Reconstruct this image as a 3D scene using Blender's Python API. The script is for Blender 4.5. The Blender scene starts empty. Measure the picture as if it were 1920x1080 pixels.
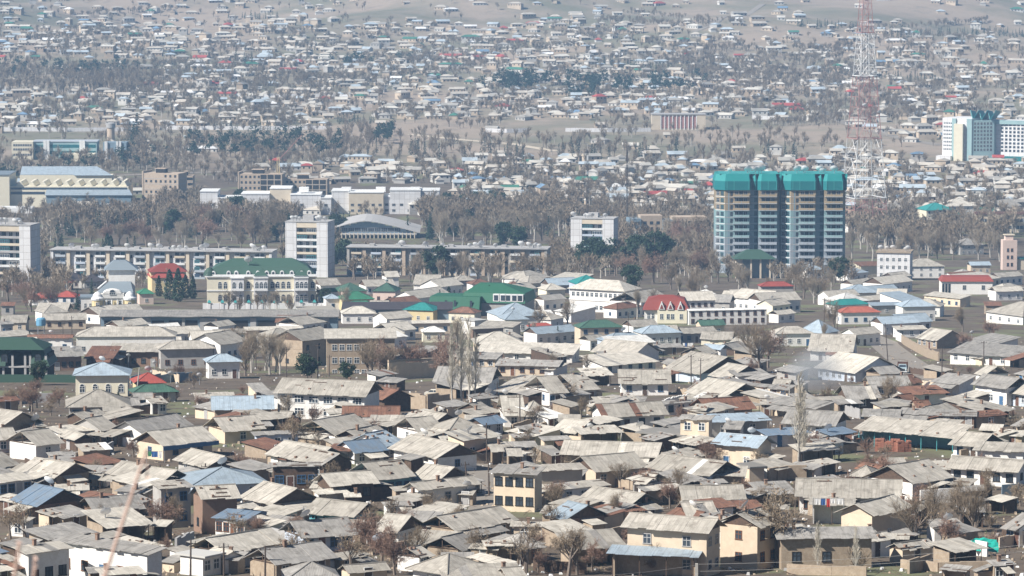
# A telephoto view over a hillside town, built object by object
HAZE, SKY, SUNP, EXPO, SUNEL, SUNAZ = .000106, .05, 5, 0.78, 41, -119
import bpy, math, random
import numpy as np
from mathutils import Vector, Matrix
RNG = random.Random(11)
U = RNG.uniform
F = 7292.0
CZ = 200.0
TH = math.atan(717 / F)
S, C_ = math.sin, math.cos
scene = bpy.context.scene
col = scene.collection

# ------------------------------------------------------------------ terrain and projection
PY = [0, 12, 60, 200, 300, 400, 486, 540, 608, 694, 835, 1176, 1519, 1870, 2210, 2430, 2700, 3100, 3470, 3900, 4290, 4700, 5500, 7000, 9000]
PZ = [-1.9, -3.6, -16, -52, -68, -78, -84, -87, -90, -93, -105, -133, -153, -174, -183.5, -182, -177, -168, -156, -128, -104, -72, -10, 120, 260]


def T(x, y):
    x = np.asarray(x, float)
    y = np.asarray(y, float)
    z = np.interp(y, PY, PZ) + CZ
    k = np.clip((y - 3500) / 700, 0, 1)
    k = k * k * (3 - 2 * k)
    z = z + k * (13 * np.sin(x / 150 + y / 310) + 9 * np.sin(x / 83 - y / 140 + 1.3) + 7 * np.sin(y / 85 + x / 260) + 4 * np.sin(x / 40 + 2) * np.sin(y / 60))
    k2 = np.clip((y - 430) / 60, 0, 1) * np.clip((1100 - y) / 200, 0, 1)
    z = z + k2 * 0.5 * np.sin(x / 19 + 1) * np.sin(y / 27)
    return z


def t1(x, y):
    return float(T(x, y))


YS = np.geomspace(250, 8800, 2600)


def ray(px, py):
    f = (px - 960, C_(TH) * F + S(TH) * (540 - py), -S(TH) * F + C_(TH) * (540 - py))
    return f[0] / f[1], f[2] / f[1]


def hit(px, py, h=0.0):
    dx, dz = ray(px, py)
    d = CZ + dz * YS - T(dx * YS, YS) - h
    i = np.argmax(d <= 0)
    if d[i] > 0:
        return Vector((dx * 8800, 8800, t1(dx * 8800, 8800)))
    if i == 0:
        Y = YS[0]
    else:
        a = d[i - 1] / (d[i - 1] - d[i])
        Y = YS[i - 1] + a * (YS[i] - YS[i - 1])
    return Vector((dx * Y, Y, CZ + dz * Y))


def on_plane(px, py, z):
    dx, dz = ray(px, py)
    Y = (z - CZ) / dz
    return Vector((dx * Y, Y, z))


def project(p):
    x, y, z = p[0], p[1], p[2] - CZ
    w = y * C_(TH) - z * S(TH)
    v = y * S(TH) + z * C_(TH)
    return 960 + F * x / w, 540 - F * v / w


# ------------------------------------------------------------------ materials
MATS = {}


def nt(name):
    m = bpy.data.materials.new(name)
    m.use_nodes = True
    t = m.node_tree
    for n in list(t.nodes):
        t.nodes.remove(n)
    o = t.nodes.new('ShaderNodeOutputMaterial')
    b = t.nodes.new('ShaderNodeBsdfPrincipled')
    t.links.new(b.outputs[0], o.inputs[0])
    b.inputs['Specular IOR Level'].default_value = 0.25
    MATS[name] = m
    return m, t, b


def node(t, typ, **kw):
    n = t.nodes.new(typ)
    for k, v in kw.items():
        if k.startswith('i_'):
            n.inputs[k[2:].replace('_', ' ')].default_value = v
        else:
            setattr(n, k, v)
    return n


def mixc(t, fac, a, b, typ='MIX'):
    n = t.nodes.new('ShaderNodeMix')
    n.data_type = 'RGBA'
    n.blend_type = typ
    for s, v in ((0, fac), (6, a), (7, b)):
        if hasattr(v, 'links') or hasattr(v, 'is_linked'):
            t.links.new(v, n.inputs[s])
        elif isinstance(v, (tuple, list)):
            n.inputs[s].default_value = (*v, 1) if len(v) == 3 else v
        else:
            n.inputs[s].default_value = v
    return n.outputs[2]


def ramp(t, src, lo, hi):
    n = node(t, 'ShaderNodeMapRange')
    n.inputs[1].default_value = lo
    n.inputs[2].default_value = hi
    t.links.new(src, n.inputs[0])
    return n.outputs[0]


def noise(t, vec, scale, detail=4, rough=.6):
    n = node(t, 'ShaderNodeTexNoise')
    n.inputs['Scale'].default_value = scale
    n.inputs['Detail'].default_value = detail
    n.inputs['Roughness'].default_value = rough
    if vec is not None:
        t.links.new(vec, n.inputs['Vector'])
    return n.outputs[0]


def objvar(t, c, amt):
    """value variation between one object and the next"""
    oi = node(t, 'ShaderNodeObjectInfo')
    mr = node(t, 'ShaderNodeMapRange')
    mr.inputs[3].default_value = 1 - amt
    mr.inputs[4].default_value = 1 + amt
    t.links.new(oi.outputs['Random'], mr.inputs[0])
    h = node(t, 'ShaderNodeHueSaturation')
    t.links.new(mr.outputs[0], h.inputs['Value'])
    t.links.new(c, h.inputs['Color'])
    return h.outputs[0]


def plain(name, c, c2=None, scale=1.0, lo=.35, hi=.7, rough=.85, var=.08, metal=0, fine=None):
    m, t, b = nt(name)
    tc = node(t, 'ShaderNodeTexCoord').outputs['Object']
    if c2 is None:
        c2 = tuple(v * .8 for v in c)
    o = mixc(t, ramp(t, noise(t, tc, scale, 5, .65), lo, hi), c, c2)
    if fine:
        o = mixc(t, ramp(t, noise(t, tc, fine[0], 3, .7), .45, .65), o, fine[1])
    if var:
        o = objvar(t, o, var)
    t.links.new(o, b.inputs['Base Color'])
    b.inputs['Roughness'].default_value = rough
    b.inputs['Metallic'].default_value = metal
    return m


def roofmat(name, c, c2, stain, rough=.9, mortar=None, metal=0, sheet=(1.1, 1.7), var=.14):
    """sheet roofing: overlapping sheets, streaks down the slope, blotches"""
    m, t, b = nt(name)
    uv = node(t, 'ShaderNodeUVMap').outputs[0]
    br = node(t, 'ShaderNodeTexBrick')
    br.inputs['Scale'].default_value = 1
    br.inputs['Brick Width'].default_value = sheet[0]
    br.inputs['Row Height'].default_value = sheet[1]
    br.inputs['Mortar Size'].default_value = .03
    br.inputs['Mortar Smooth'].default_value = .3
    br.offset = .0
    br.inputs['Color1'].default_value = (*c, 1)
    br.inputs['Color2'].default_value = (*c2, 1)
    br.inputs['Mortar'].default_value = (*(mortar or tuple(v * .6 for v in c)), 1)
    t.links.new(uv, br.inputs['Vector'])
    mp = node(t, 'ShaderNodeMapping')
    mp.inputs['Scale'].default_value = (2.6, .35, 1)
    t.links.new(uv, mp.inputs['Vector'])
    o = mixc(t, ramp(t, noise(t, mp.outputs[0], 1.0, 4, .7), .44, .78), br.outputs[0], stain)
    o = mixc(t, ramp(t, noise(t, uv, .5, 6, .72), .5, .72), o, tuple(v * .75 for v in stain))
    o = objvar(t, o, var)
    t.links.new(o, b.inputs['Base Color'])
    b.inputs['Roughness'].default_value = rough
    b.inputs['Metallic'].default_value = metal
    wv = node(t, 'ShaderNodeTexWave')
    wv.inputs['Scale'].default_value = 1.6
    t.links.new(uv, wv.inputs['Vector'])
    bp = node(t, 'ShaderNodeBump')
    bp.inputs['Strength'].default_value = .35
    bp.inputs['Distance'].default_value = .05
    t.links.new(wv.outputs[1], bp.inputs['Height'])
    t.links.new(bp.outputs[0], b.inputs['Normal'])
    return m


ROOF = {
    'a': roofmat('slate_sheet', (.46, .425, .37), (.35, .325, .28), (.25, .225, .19)),
    'l': roofmat('pale_sheet', (.58, .54, .47), (.47, .435, .375), (.35, .32, .27)),
    'd': roofmat('dark_sheet', (.38, .36, .33), (.29, .275, .255), (.20, .185, .165)),
    'b': roofmat('blue_metal', (.17, .235, .315), (.14, .20, .275), (.23, .25, .265), .5, sheet=(.9, 3)),
    'p': roofmat('zinc_metal', (.37, .44, .49), (.33, .40, .46), (.27, .31, .34), .45, sheet=(.8, 3)),
    'r': roofmat('rusty_metal', (.19, .095, .065), (.25, .13, .085), (.11, .07, .055), .8, sheet=(.8, 2)),
    'g': roofmat('green_metal', (.075, .15, .105), (.06, .125, .09), (.045, .09, .075), .6, sheet=(.6, 4)),
    'G': roofmat('bright_green_metal', (.05, .22, .125), (.042, .19, .11), (.06, .16, .1), .6, sheet=(.6, 4)),
    'R': roofmat('red_metal', (.38, .085, .065), (.32, .07, .055), (.27, .08, .06), .6, sheet=(.6, 4)),
    'O': roofmat('orange_metal', (.42, .13, .085), (.36, .11, .075), (.30, .09, .065), .6, sheet=(.6, 4)),
    'T': roofmat('teal_metal', (.04, .27, .25), (.035, .24, .225), (.03, .2, .19), .5, sheet=(.6, 4)),
    'k': roofmat('dark_slate', (.07, .06, .065), (.055, .05, .055), (.05, .045, .05), .7, sheet=(.5, 1)),
    'w': roofmat('white_sheet', (.75, .74, .70), (.70, .69, .66), (.55, .52, .47), .7, sheet=(1.1, 3)),
}
WALL = {
    'w': plain('whitewash', (.78, .76, .72), (.64, .60, .54), .7, .5, .8, fine=(2.2, (.70, .67, .62))),
    'c': plain('cream_plaster', (.65, .54, .405), (.52, .42, .31), .6, .4, .75, fine=(2.5, (.60, .49, .37))),
    'm': plain('mud_brick', (.41, .335, .25), (.28, .22, .16), 1.2, .4, .7, fine=(4, (.33, .25, .18))),
    'b': plain('pale_blue_wash', (.52, .58, .66), (.42, .46, .52), .7),
    'k': plain('red_brick', (.27, .17, .125), (.20, .13, .095), 1.5, fine=(4, (.24, .17, .125))),
    'o': plain('old_timber', (.13, .085, .06), (.07, .05, .038), 2.5),  # wood tone darkened so that shaded gables look near-black
    'y': plain('grey_plaster', (.43, .41, .38), (.33, .31, .285), .6),
    'e': plain('yellow_plaster', (.68, .56, .32), (.60, .49, .28), .5),
    'i': plain('ivory_plaster', (.72, .67, .52), (.66, .60, .47), .5),
    'P': plain('pink_plaster', (.66, .52, .45), (.58, .45, .39), .5),
    't': plain('turquoise_wash', (.22, .43, .47), (.17, .33, .38), .9),
    'O': plain('ochre_wash', (.30, .27, .10), (.34, .20, .09), .9),
    'g': plain('green_cladding', (.05, .22, .12), (.045, .19, .1), .4),
}
m_ = {
    'glass': plain('window_glass', (.035, .045, .06), (.06, .075, .09), .8, rough=.15, var=.3),
    'white': plain('white_paint', (.78, .78, .76), rough=.6),
    'blue': plain('blue_paint', (.07, .16, .30), rough=.6),
    'brown': plain('brown_paint', (.20, .09, .05), rough=.6),
    'dark': plain('dark_and_shade', (.03, .028, .028)),  # near-black colour; also painted in for the shade inside openings
    'wood': WALL['o'],
    'grey': plain('grey_concrete', (.42, .41, .40), (.34, .33, .32), .5),
    'dish': plain('dish_white', (.82, .82, .81), (.76, .76, .75), rough=.5),
    'steel': plain('galvanised_steel', (.35, .36, .37), rough=.5, metal=.3),
    'bark': plain('tree_bark', (.22, .18, .145), (.15, .12, .10), 3),
    'pbark': plain('poplar_bark', (.46, .43, .38), (.32, .29, .25), 3),
    'twig': plain('bare_twig', (.27, .21, .145), (.20, .155, .11), 1.2, var=.2),
    'twigr': plain('reddish_twig', (.27, .175, .13), (.20, .13, .10), 1.2, var=.2),
    'twigg': plain('grey_twig', (.36, .30, .225), (.27, .22, .165), 1.2, var=.15),
    'twigp': plain('poplar_twig', (.62, .57, .47), (.52, .47, .39), 1.2, var=.1),
    'conif': plain('conifer_needles', (.022, .045, .027), (.04, .068, .034), .9, var=.25, fine=(3, (.015, .03, .02))),
    'pine': plain('pine_needles', (.03, .055, .03), (.05, .08, .035), .6, var=.2, fine=(2.5, (.02, .036, .022))),
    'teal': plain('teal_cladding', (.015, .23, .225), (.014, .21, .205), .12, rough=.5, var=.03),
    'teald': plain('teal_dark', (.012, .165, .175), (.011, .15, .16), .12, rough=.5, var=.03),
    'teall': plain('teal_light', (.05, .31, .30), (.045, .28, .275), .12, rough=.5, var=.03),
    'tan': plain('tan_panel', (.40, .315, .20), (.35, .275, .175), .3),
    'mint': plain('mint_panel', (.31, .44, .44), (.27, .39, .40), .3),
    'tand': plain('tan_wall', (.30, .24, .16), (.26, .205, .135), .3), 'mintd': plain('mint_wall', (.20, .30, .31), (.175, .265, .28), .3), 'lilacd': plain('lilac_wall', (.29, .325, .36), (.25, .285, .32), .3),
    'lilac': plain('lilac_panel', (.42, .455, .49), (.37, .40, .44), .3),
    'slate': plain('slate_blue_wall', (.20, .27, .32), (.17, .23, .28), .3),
    'tealw': plain('teal_glazing', (.02, .10, .12), (.03, .15, .16), .5, rough=.2),
    'bldgw': plain('white_panel', (.74, .74, .74), (.66, .65, .65), .25, fine=(1.1, (.70, .69, .68))),
    'sand': plain('sand_panel', (.62, .54, .42), (.55, .47, .36), .3),
    'rawb': plain('raw_brick', (.47, .38, .29), (.38, .30, .23), .6),
    'red': plain('mast_red', (.37, .19, .17), (.32, .165, .15), .5),
    'mwhite': plain('mast_white', (.78, .78, .76), rough=.6),
    'rust': plain('rust_fence', (.15, .075, .05), (.09, .05, .04), 1.5),
    'asph': plain('asphalt_dust', (.27, .24, .205), (.22, .195, .17), .3, fine=(1.2, (.30, .265, .22))),
    'carw': plain('car_cream', (.72, .68, .58), rough=.3, var=0),
    'carb': plain('truck_blue', (.45, .56, .60), rough=.35, var=0),
    'tyre': plain('tyre_rubber', (.03, .03, .03), var=0),
    'tarp': plain('turquoise_tarp', (.02, .38, .30), (.02, .30, .25), 1.5, var=0),
    'pole': plain('pole_wood', (.11, .085, .07), (.07, .055, .045), 2),
    'polel': plain('pole_pale', (.45, .43, .39), (.35, .33, .3), 2),
    'reed': plain('dry_reed', (.55, .40, .34), (.47, .33, .27), 3, var=0),
    'orange': plain('fired_brick', (.34, .15, .10), (.26, .115, .08), 2.0),
    'cyan': plain('cyan_trim', (.12, .45, .48), rough=.5, var=0),
    'tank': plain('tank_blue', (.16, .36, .52), rough=.5, var=0),
    'cloth0': plain('cloth_red', (.50, .06, .05), var=.2), 'cloth1': plain('cloth_white', (.78, .77, .75), var=.1),
    'cloth2': plain('cloth_blue', (.06, .14, .36), var=.2), 'cloth3': plain('cloth_pink', (.70, .25, .38), var=.2),
    'cloth4': plain('cloth_green', (.07, .28, .14), var=.2), 'cloth5': plain('cloth_orange', (.70, .22, .04), var=.2),
}

# joints between the wall panels of the system-built blocks
t = m_['bldgw'].node_tree
b_ = t.nodes['Principled BSDF']
src = b_.inputs['Base Color'].links[0].from_socket
sp = node(t, 'ShaderNodeSeparateXYZ')
t.links.new(node(t, 'ShaderNodeTexCoord').outputs['Object'], sp.inputs[0])
ad = node(t, 'ShaderNodeMath')
t.links.new(sp.outputs[0], ad.inputs[0])
t.links.new(sp.outputs[1], ad.inputs[1])
cb_ = node(t, 'ShaderNodeCombineXYZ')
t.links.new(ad.outputs[0], cb_.inputs[0])
t.links.new(sp.outputs[2], cb_.inputs[1])
br = node(t, 'ShaderNodeTexBrick')
br.offset = 0
for k_, v_ in (('Scale', 1), ('Brick Width', 3.1), ('Row Height', 3.0), ('Mortar Size', .09)):
    br.inputs[k_].default_value = v_
br.inputs['Color1'].default_value = (1, 1, 1, 1)
br.inputs['Color2'].default_value = (.88, .87, .86, 1)
br.inputs['Mortar'].default_value = (.6, .58, .56, 1)
t.links.new(cb_.outputs[0], br.inputs['Vector'])
t.links.new(mixc(t, 1.0, src, br.outputs[0], 'MULTIPLY'), b_.inputs['Base Color'])

# ------------------------------------------------------------------ mesh builder and object helpers
class MB:
    def __init__(s):
        s.v, s.f, s.m, s.uv = [], [], [], []

    def face(s, pts, mi=0, uv=None):
        b = len(s.v)
        s.v += [tuple(p) for p in pts]
        s.f.append(tuple(range(b, b + len(pts))))
        s.m.append(mi)
        s.uv.append(uv or [(0, 0)] * len(pts))

    def box(s, x0, x1, y0, y1, z0, z1, mi=0):
        a = [(x0, y0), (x1, y0), (x1, y1), (x0, y1)]
        s.prism(a, z0, z1, mi)

    def prism(s, pts, z0, z1, mi=0, top=None, cap=True):
        """vertical prism over a plan polygon (counter-clockwise); top gives another plan for its upper edge"""
        t = top or pts
        n = len(pts)
        for i in range(n):
            j = (i + 1) % n
            s.face([(*pts[i], z0), (*pts[j], z0), (*t[j], z1), (*t[i], z1)], mi)
        if cap:
            s.face([(*p, z1) for p in t], mi)
            s.face([(*p, z0) for p in reversed(pts)], mi)

    def slab(s, pts, th, mi=0, uo=(0, 0)):
        P = [Vector(p) for p in pts]
        e = (P[1] - P[0]).normalized()
        n = (P[1] - P[0]).cross(P[-1] - P[0]).normalized()
        w = n.cross(e)
        uv = [((p - P[0]).dot(e) + uo[0], (p - P[0]).dot(w) + uo[1]) for p in P]
        s.face(P, mi, uv)
        L = [p - n * th for p in P]
        s.face(list(reversed(L)), mi, list(reversed(uv)))
        k = len(P)
        for i in range(k):
            j = (i + 1) % k
            s.face([P[j], P[i], L[i], L[j]], mi, [uv[j], uv[i], uv[i], uv[j]])

    def tube(s, a, b, r0, r1, n=5, mi=0, cap=False):
        a, b = Vector(a), Vector(b)
        d = b - a
        if d.length < 1e-6:
            return
        d.normalize()
        u = d.orthogonal().normalized()
        w = d.cross(u)
        A = [a + (u * C_(k * 2 * math.pi / n) + w * S(k * 2 * math.pi / n)) * r0 for k in range(n)]
        B = [b + (u * C_(k * 2 * math.pi / n) + w * S(k * 2 * math.pi / n)) * r1 for k in range(n)]
        for k in range(n):
            j = (k + 1) % n
            s.face([A[k], A[j], B[j], B[k]], mi)
        if cap:
            s.face(B, mi)
            s.face(list(reversed(A)), mi)

    def lathe(s, prof, n=12, mi=0, c=(0, 0)):
        """profile of (radius, z) turned about a vertical axis"""
        for (r0, z0), (r1, z1) in zip(prof, prof[1:]):
            for k in range(n):
                a, b = k * 2 * math.pi / n, (k + 1) * 2 * math.pi / n
                s.face([(c[0] + r0 * C_(a), c[1] + r0 * S(a), z0), (c[0] + r0 * C_(b), c[1] + r0 * S(b), z0),
                        (c[0] + r1 * C_(b), c[1] + r1 * S(b), z1), (c[0] + r1 * C_(a), c[1] + r1 * S(a), z1)], mi)

    def mesh(s, name, mats):
        me = bpy.data.meshes.new(name)
        me.from_pydata(s.v, [], s.f)
        for m in mats:
            me.materials.append(m)
        me.polygons.foreach_set('material_index', s.m)
        l = me.uv_layers.new(name='UVMap')
        l.data.foreach_set('uv', [c for f in s.uv for p in f for c in p])
        me.update()
        return me

    def build(s, name, mats, parent=None):
        return link(name, s.mesh(name, mats if isinstance(mats, (list, tuple)) else [mats]), parent)


def link(name, data, parent=None, loc=None, rz=0):
    o = bpy.data.objects.new(name, data)
    col.objects.link(o)
    if parent is not None:
        o.parent = parent
    if loc is not None:
        o.location = loc
    if rz:
        o.rotation_euler[2] = rz
    return o


def thing(name, label, cat, loc, rz=0, group=None, me=None):
    o = link(name, me, None, loc, rz)
    o['category'] = cat
    if label:
        o['label'] = label
    if group:
        o['group'] = group
    return o


# labels: what it looks like plus where it stands among findable landmarks; told apart further down
PENDING = []      # (object, base phrase, px, py)


def later_label(o, base, px, py):
    PENDING.append((o, base, px, py))


OCC = []          # footprints (x, y, radius)


def free(x, y, r):
    return all((x - a) ** 2 + (y - b) ** 2 > (r + c) ** 2 for a, b, c in OCC)


# ------------------------------------------------------------------ shared small parts
_W = {}


def win_mesh(w, h, style=0, nx=2, ny=2, arch=False):
    """a window: frame, bars and panes, facing -y, its centre at the origin"""
    k = (round(w, 2), round(h, 2), style, nx, ny, arch)
    if k in _W:
        return _W[k]
    b = MB()
    t = min(.09, w * .08)
    b.box(-w / 2 + t, w / 2 - t, -.02, .06, -h / 2 + t, h / 2 - t, 1)
    b.box(-w / 2, w / 2, -.07, .05, h / 2 - t, h / 2, 0)
    b.box(-w / 2 - .06, w / 2 + .06, -.12, .05, -h / 2, -h / 2 + t, 0)
    b.box(-w / 2, -w / 2 + t, -.07, .05, -h / 2 + t, h / 2 - t, 0)
    b.box(w / 2 - t, w / 2, -.07, .05, -h / 2 + t, h / 2 - t, 0)
    for i in range(1, nx):
        x = -w / 2 + w * i / nx
        b.box(x - .04, x + .04, -.055, .0, -h / 2 + t, h / 2 - t, 0)
    for i in range(1, ny):
        z = -h / 2 + h * i / ny + h * .1
        b.box(-w / 2 + t, w / 2 - t, -.048, .0, z - .04, z + .04, 0)
    if arch:
        n = 8
        R_ = w / 2
        a = [(R_ * C_(math.pi * i / n), R_ * S(math.pi * i / n) + h / 2) for i in range(n + 1)]
        q = [((R_ - t * 1.6) * C_(math.pi * i / n), (R_ - t * 1.6) * S(math.pi * i / n) + h / 2) for i in range(n + 1)]
        b.face([(x, -.02, z) for x, z in reversed(q)], 1)
        for i in range(n):
            b.face([(a[i + 1][0], -.07, a[i + 1][1]), (a[i][0], -.07, a[i][1]), (q[i][0], -.07, q[i][1]), (q[i + 1][0], -.07, q[i + 1][1])], 0)
            b.face([(a[i][0], -.07, a[i][1]), (a[i + 1][0], -.07, a[i + 1][1]), (a[i + 1][0], .05, a[i + 1][1]), (a[i][0], .05, a[i][1])], 0)
    fm = [m_['white'], m_['blue'], m_['brown'], m_['dark'], m_['cyan'], m_['grey'], m_['teald']][style]
    _W[k] = b.mesh('window', [fm, m_['glass']])
    return _W[k]


def win(root, x, y, z, rz=0, w=1.1, h=1.3, style=0, nx=2, ny=2, arch=False, name='window'):
    return link(name, win_mesh(w, h, style, nx, ny, arch), root, (x, y, z), rz)


_D = {}


def door_mesh(style):
    if style not in _D:
        b = MB()
        b.box(-.5, .5, -.04, .05, 0, 2.05, 1)
        b.box(-.58, -.5, -.08, .05, 0, 2.12, 0)
        b.box(.5, .58, -.08, .05, 0, 2.12, 0)
        b.box(-.5, .5, -.08, .05, 2.05, 2.12, 0)
        for z in (.2, 1.15):
            b.box(-.36, .36, -.06, 0, z, z + .7, 1)
        b.box(.34, .42, -.1, 0, .98, 1.06, 0)
        _D[style] = b.mesh('door', [m_['white'], [m_['brown'], m_['wood'], m_['grey'], m_['wood'], m_['blue'], m_['rust'], m_['rust']][style]])
    return _D[style]


def dish_mesh():
    b = MB()
    n = 16
    tilt = Matrix.Rotation(math.radians(-48), 4, 'X')     # looks towards -y and up
    prof = [(0, .16), (.3, .12), (.45, .06), (.6, -.02)]
    P = []
    for r, z in prof:
        P.append([tilt @ Vector((r * C_(2 * math.pi * k / n), r * S(2 * math.pi * k / n), -z)) + Vector((0, -.1, .75)) for k in range(n)])
    for i in range(len(P) - 1):
        for k in range(n):
            j = (k + 1) % n
            b.face([P[i][k], P[i][j], P[i + 1][j], P[i + 1][k]], 0)
            off = tilt @ Vector((0, 0, -.02))
            b.face([P[i + 1][k] + off, P[i + 1][j] + off, P[i][j] + off, P[i][k] + off], 0)
    f = Vector((0, -.1, .75)) + tilt @ Vector((0, 0, .55))
    for k in (0, 5, 10):
        b.tube(P[-1][k], f, .015, .015, 3, 1)
    b.tube(f, f + tilt @ Vector((0, 0, .08)), .05, .05, 6, 1, True)
    b.tube((0, .1, -.05), (0, .05, .75), .05, .04, 5, 1)
    return b.mesh('satellite_dish', [m_['dish'], m_['steel']])


DISH = dish_mesh()


def dish(root, x, y, z, s=1.0, rz=0.0):
    o = link('satellite_dish', DISH, root, (x, y, z), rz)
    o.scale = (s, s, s)
    return o

# ------------------------------------------------------------------ houses
RW = {'a': 'grey sheet-roofed', 'l': 'pale bleached-roofed', 'd': 'dark grey-roofed', 'b': 'blue-roofed', 'p': 'zinc-roofed', 'r': 'rusty-roofed',
      'g': 'dark green-roofed', 'G': 'bright green-roofed', 'R': 'red-roofed', 'O': 'orange-roofed', 'T': 'teal-roofed', 'k': 'black-roofed', 'w': 'white-roofed'}
WW = {'w': 'white', 'c': 'cream', 'm': 'mud-brick', 'b': 'pale blue', 'k': 'brick', 'o': 'timber', 'y': 'grey', 'e': 'yellow', 'i': 'ivory',
      'P': 'pink', 't': 'turquoise', 'O': 'ochre', 'g': 'green'}
KW = {'g': 'gabled house', 'h': 'hipped house', 'm': 'lean-to house', 'o': 'open-fronted shed', 'f': 'flat house'}


def gable_roof(b, L, r, z0, z1, jit, alt, uo):
    n = max(2, int(L / 1.15))
    hump = U(-.14, .03)
    for sgn in (-1, 1):
        k = 0
        while k < n:
            x0, x1 = -L / 2 + L * k / n, -L / 2 + L * (k + 1) / n
            e = U(-.12, .2) * jit
            dz = U(-.03, .035) * jit + hump * S(math.pi * (k + .5) / n)
            mi = 1 if RNG.random() < alt else 0
            sl = (z1 - z0) / r
            pts = [(x0 + .006, -r - e, z0 - e * sl + dz), (x1 - .006, -r - e, z0 - e * sl + dz), (x1 - .006, 0, z1 + dz), (x0 + .006, 0, z1 + dz)]
            if sgn > 0:
                pts = [(-p[0], -p[1], p[2]) for p in pts]
            b.slab(pts, .06, mi, (uo[0] + x0, uo[1]))
            k += 1
    b.tube((-L / 2, 0, z1 + hump * .5 + .01), (L / 2, 0, z1 + hump * .5 + .01), .11, .11, 5, 0, True)


def mono_roof(b, L, d, z0, z1, jit, alt, uo):
    n = max(2, int(L / 1.15))
    for k in range(n):
        x0, x1 = -L / 2 + L * k / n, -L / 2 + L * (k + 1) / n
        e, dz = U(-.15, .25) * jit, U(-.03, .045) * jit
        mi = 1 if RNG.random() < alt else 0
        sl = (z1 - z0) / d
        b.slab([(x0 + .006, -d / 2 - e, z0 - e * sl + dz), (x1 - .006, -d / 2 - e, z0 - e * sl + dz), (x1 - .006, d / 2, z1 + dz), (x0 + .006, d / 2, z1 + dz)], .06, mi, (uo[0] + x0, uo[1]))


def hip_roof(b, L, r, z0, z1, uo):
    q = max(0.0, L / 2 - r)
    A, B_, C2, D = (-L / 2, -r, z0), (L / 2, -r, z0), (L / 2, r, z0), (-L / 2, r, z0)
    E, G = (-q, 0, z1), (q, 0, z1)
    if q > .05:
        b.slab([A, B_, G, E], .07, 0, uo)
        b.slab([C2, D, E, G], .07, 0, uo)
    else:
        b.slab([A, B_, E], .07, 0, uo)
        b.slab([C2, D, E], .07, 0, uo)
    b.slab([B_, C2, G], .07, 0, uo)
    b.slab([D, A, E], .07, 0, uo)
    for p, q2 in ((A, E), (B_, G), (C2, G), (D, E), (E, G)):
        b.tube(Vector(p) + Vector((0, 0, .03)), Vector(q2) + Vector((0, 0, .03)), .09, .09, 4, 0, True)


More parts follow.
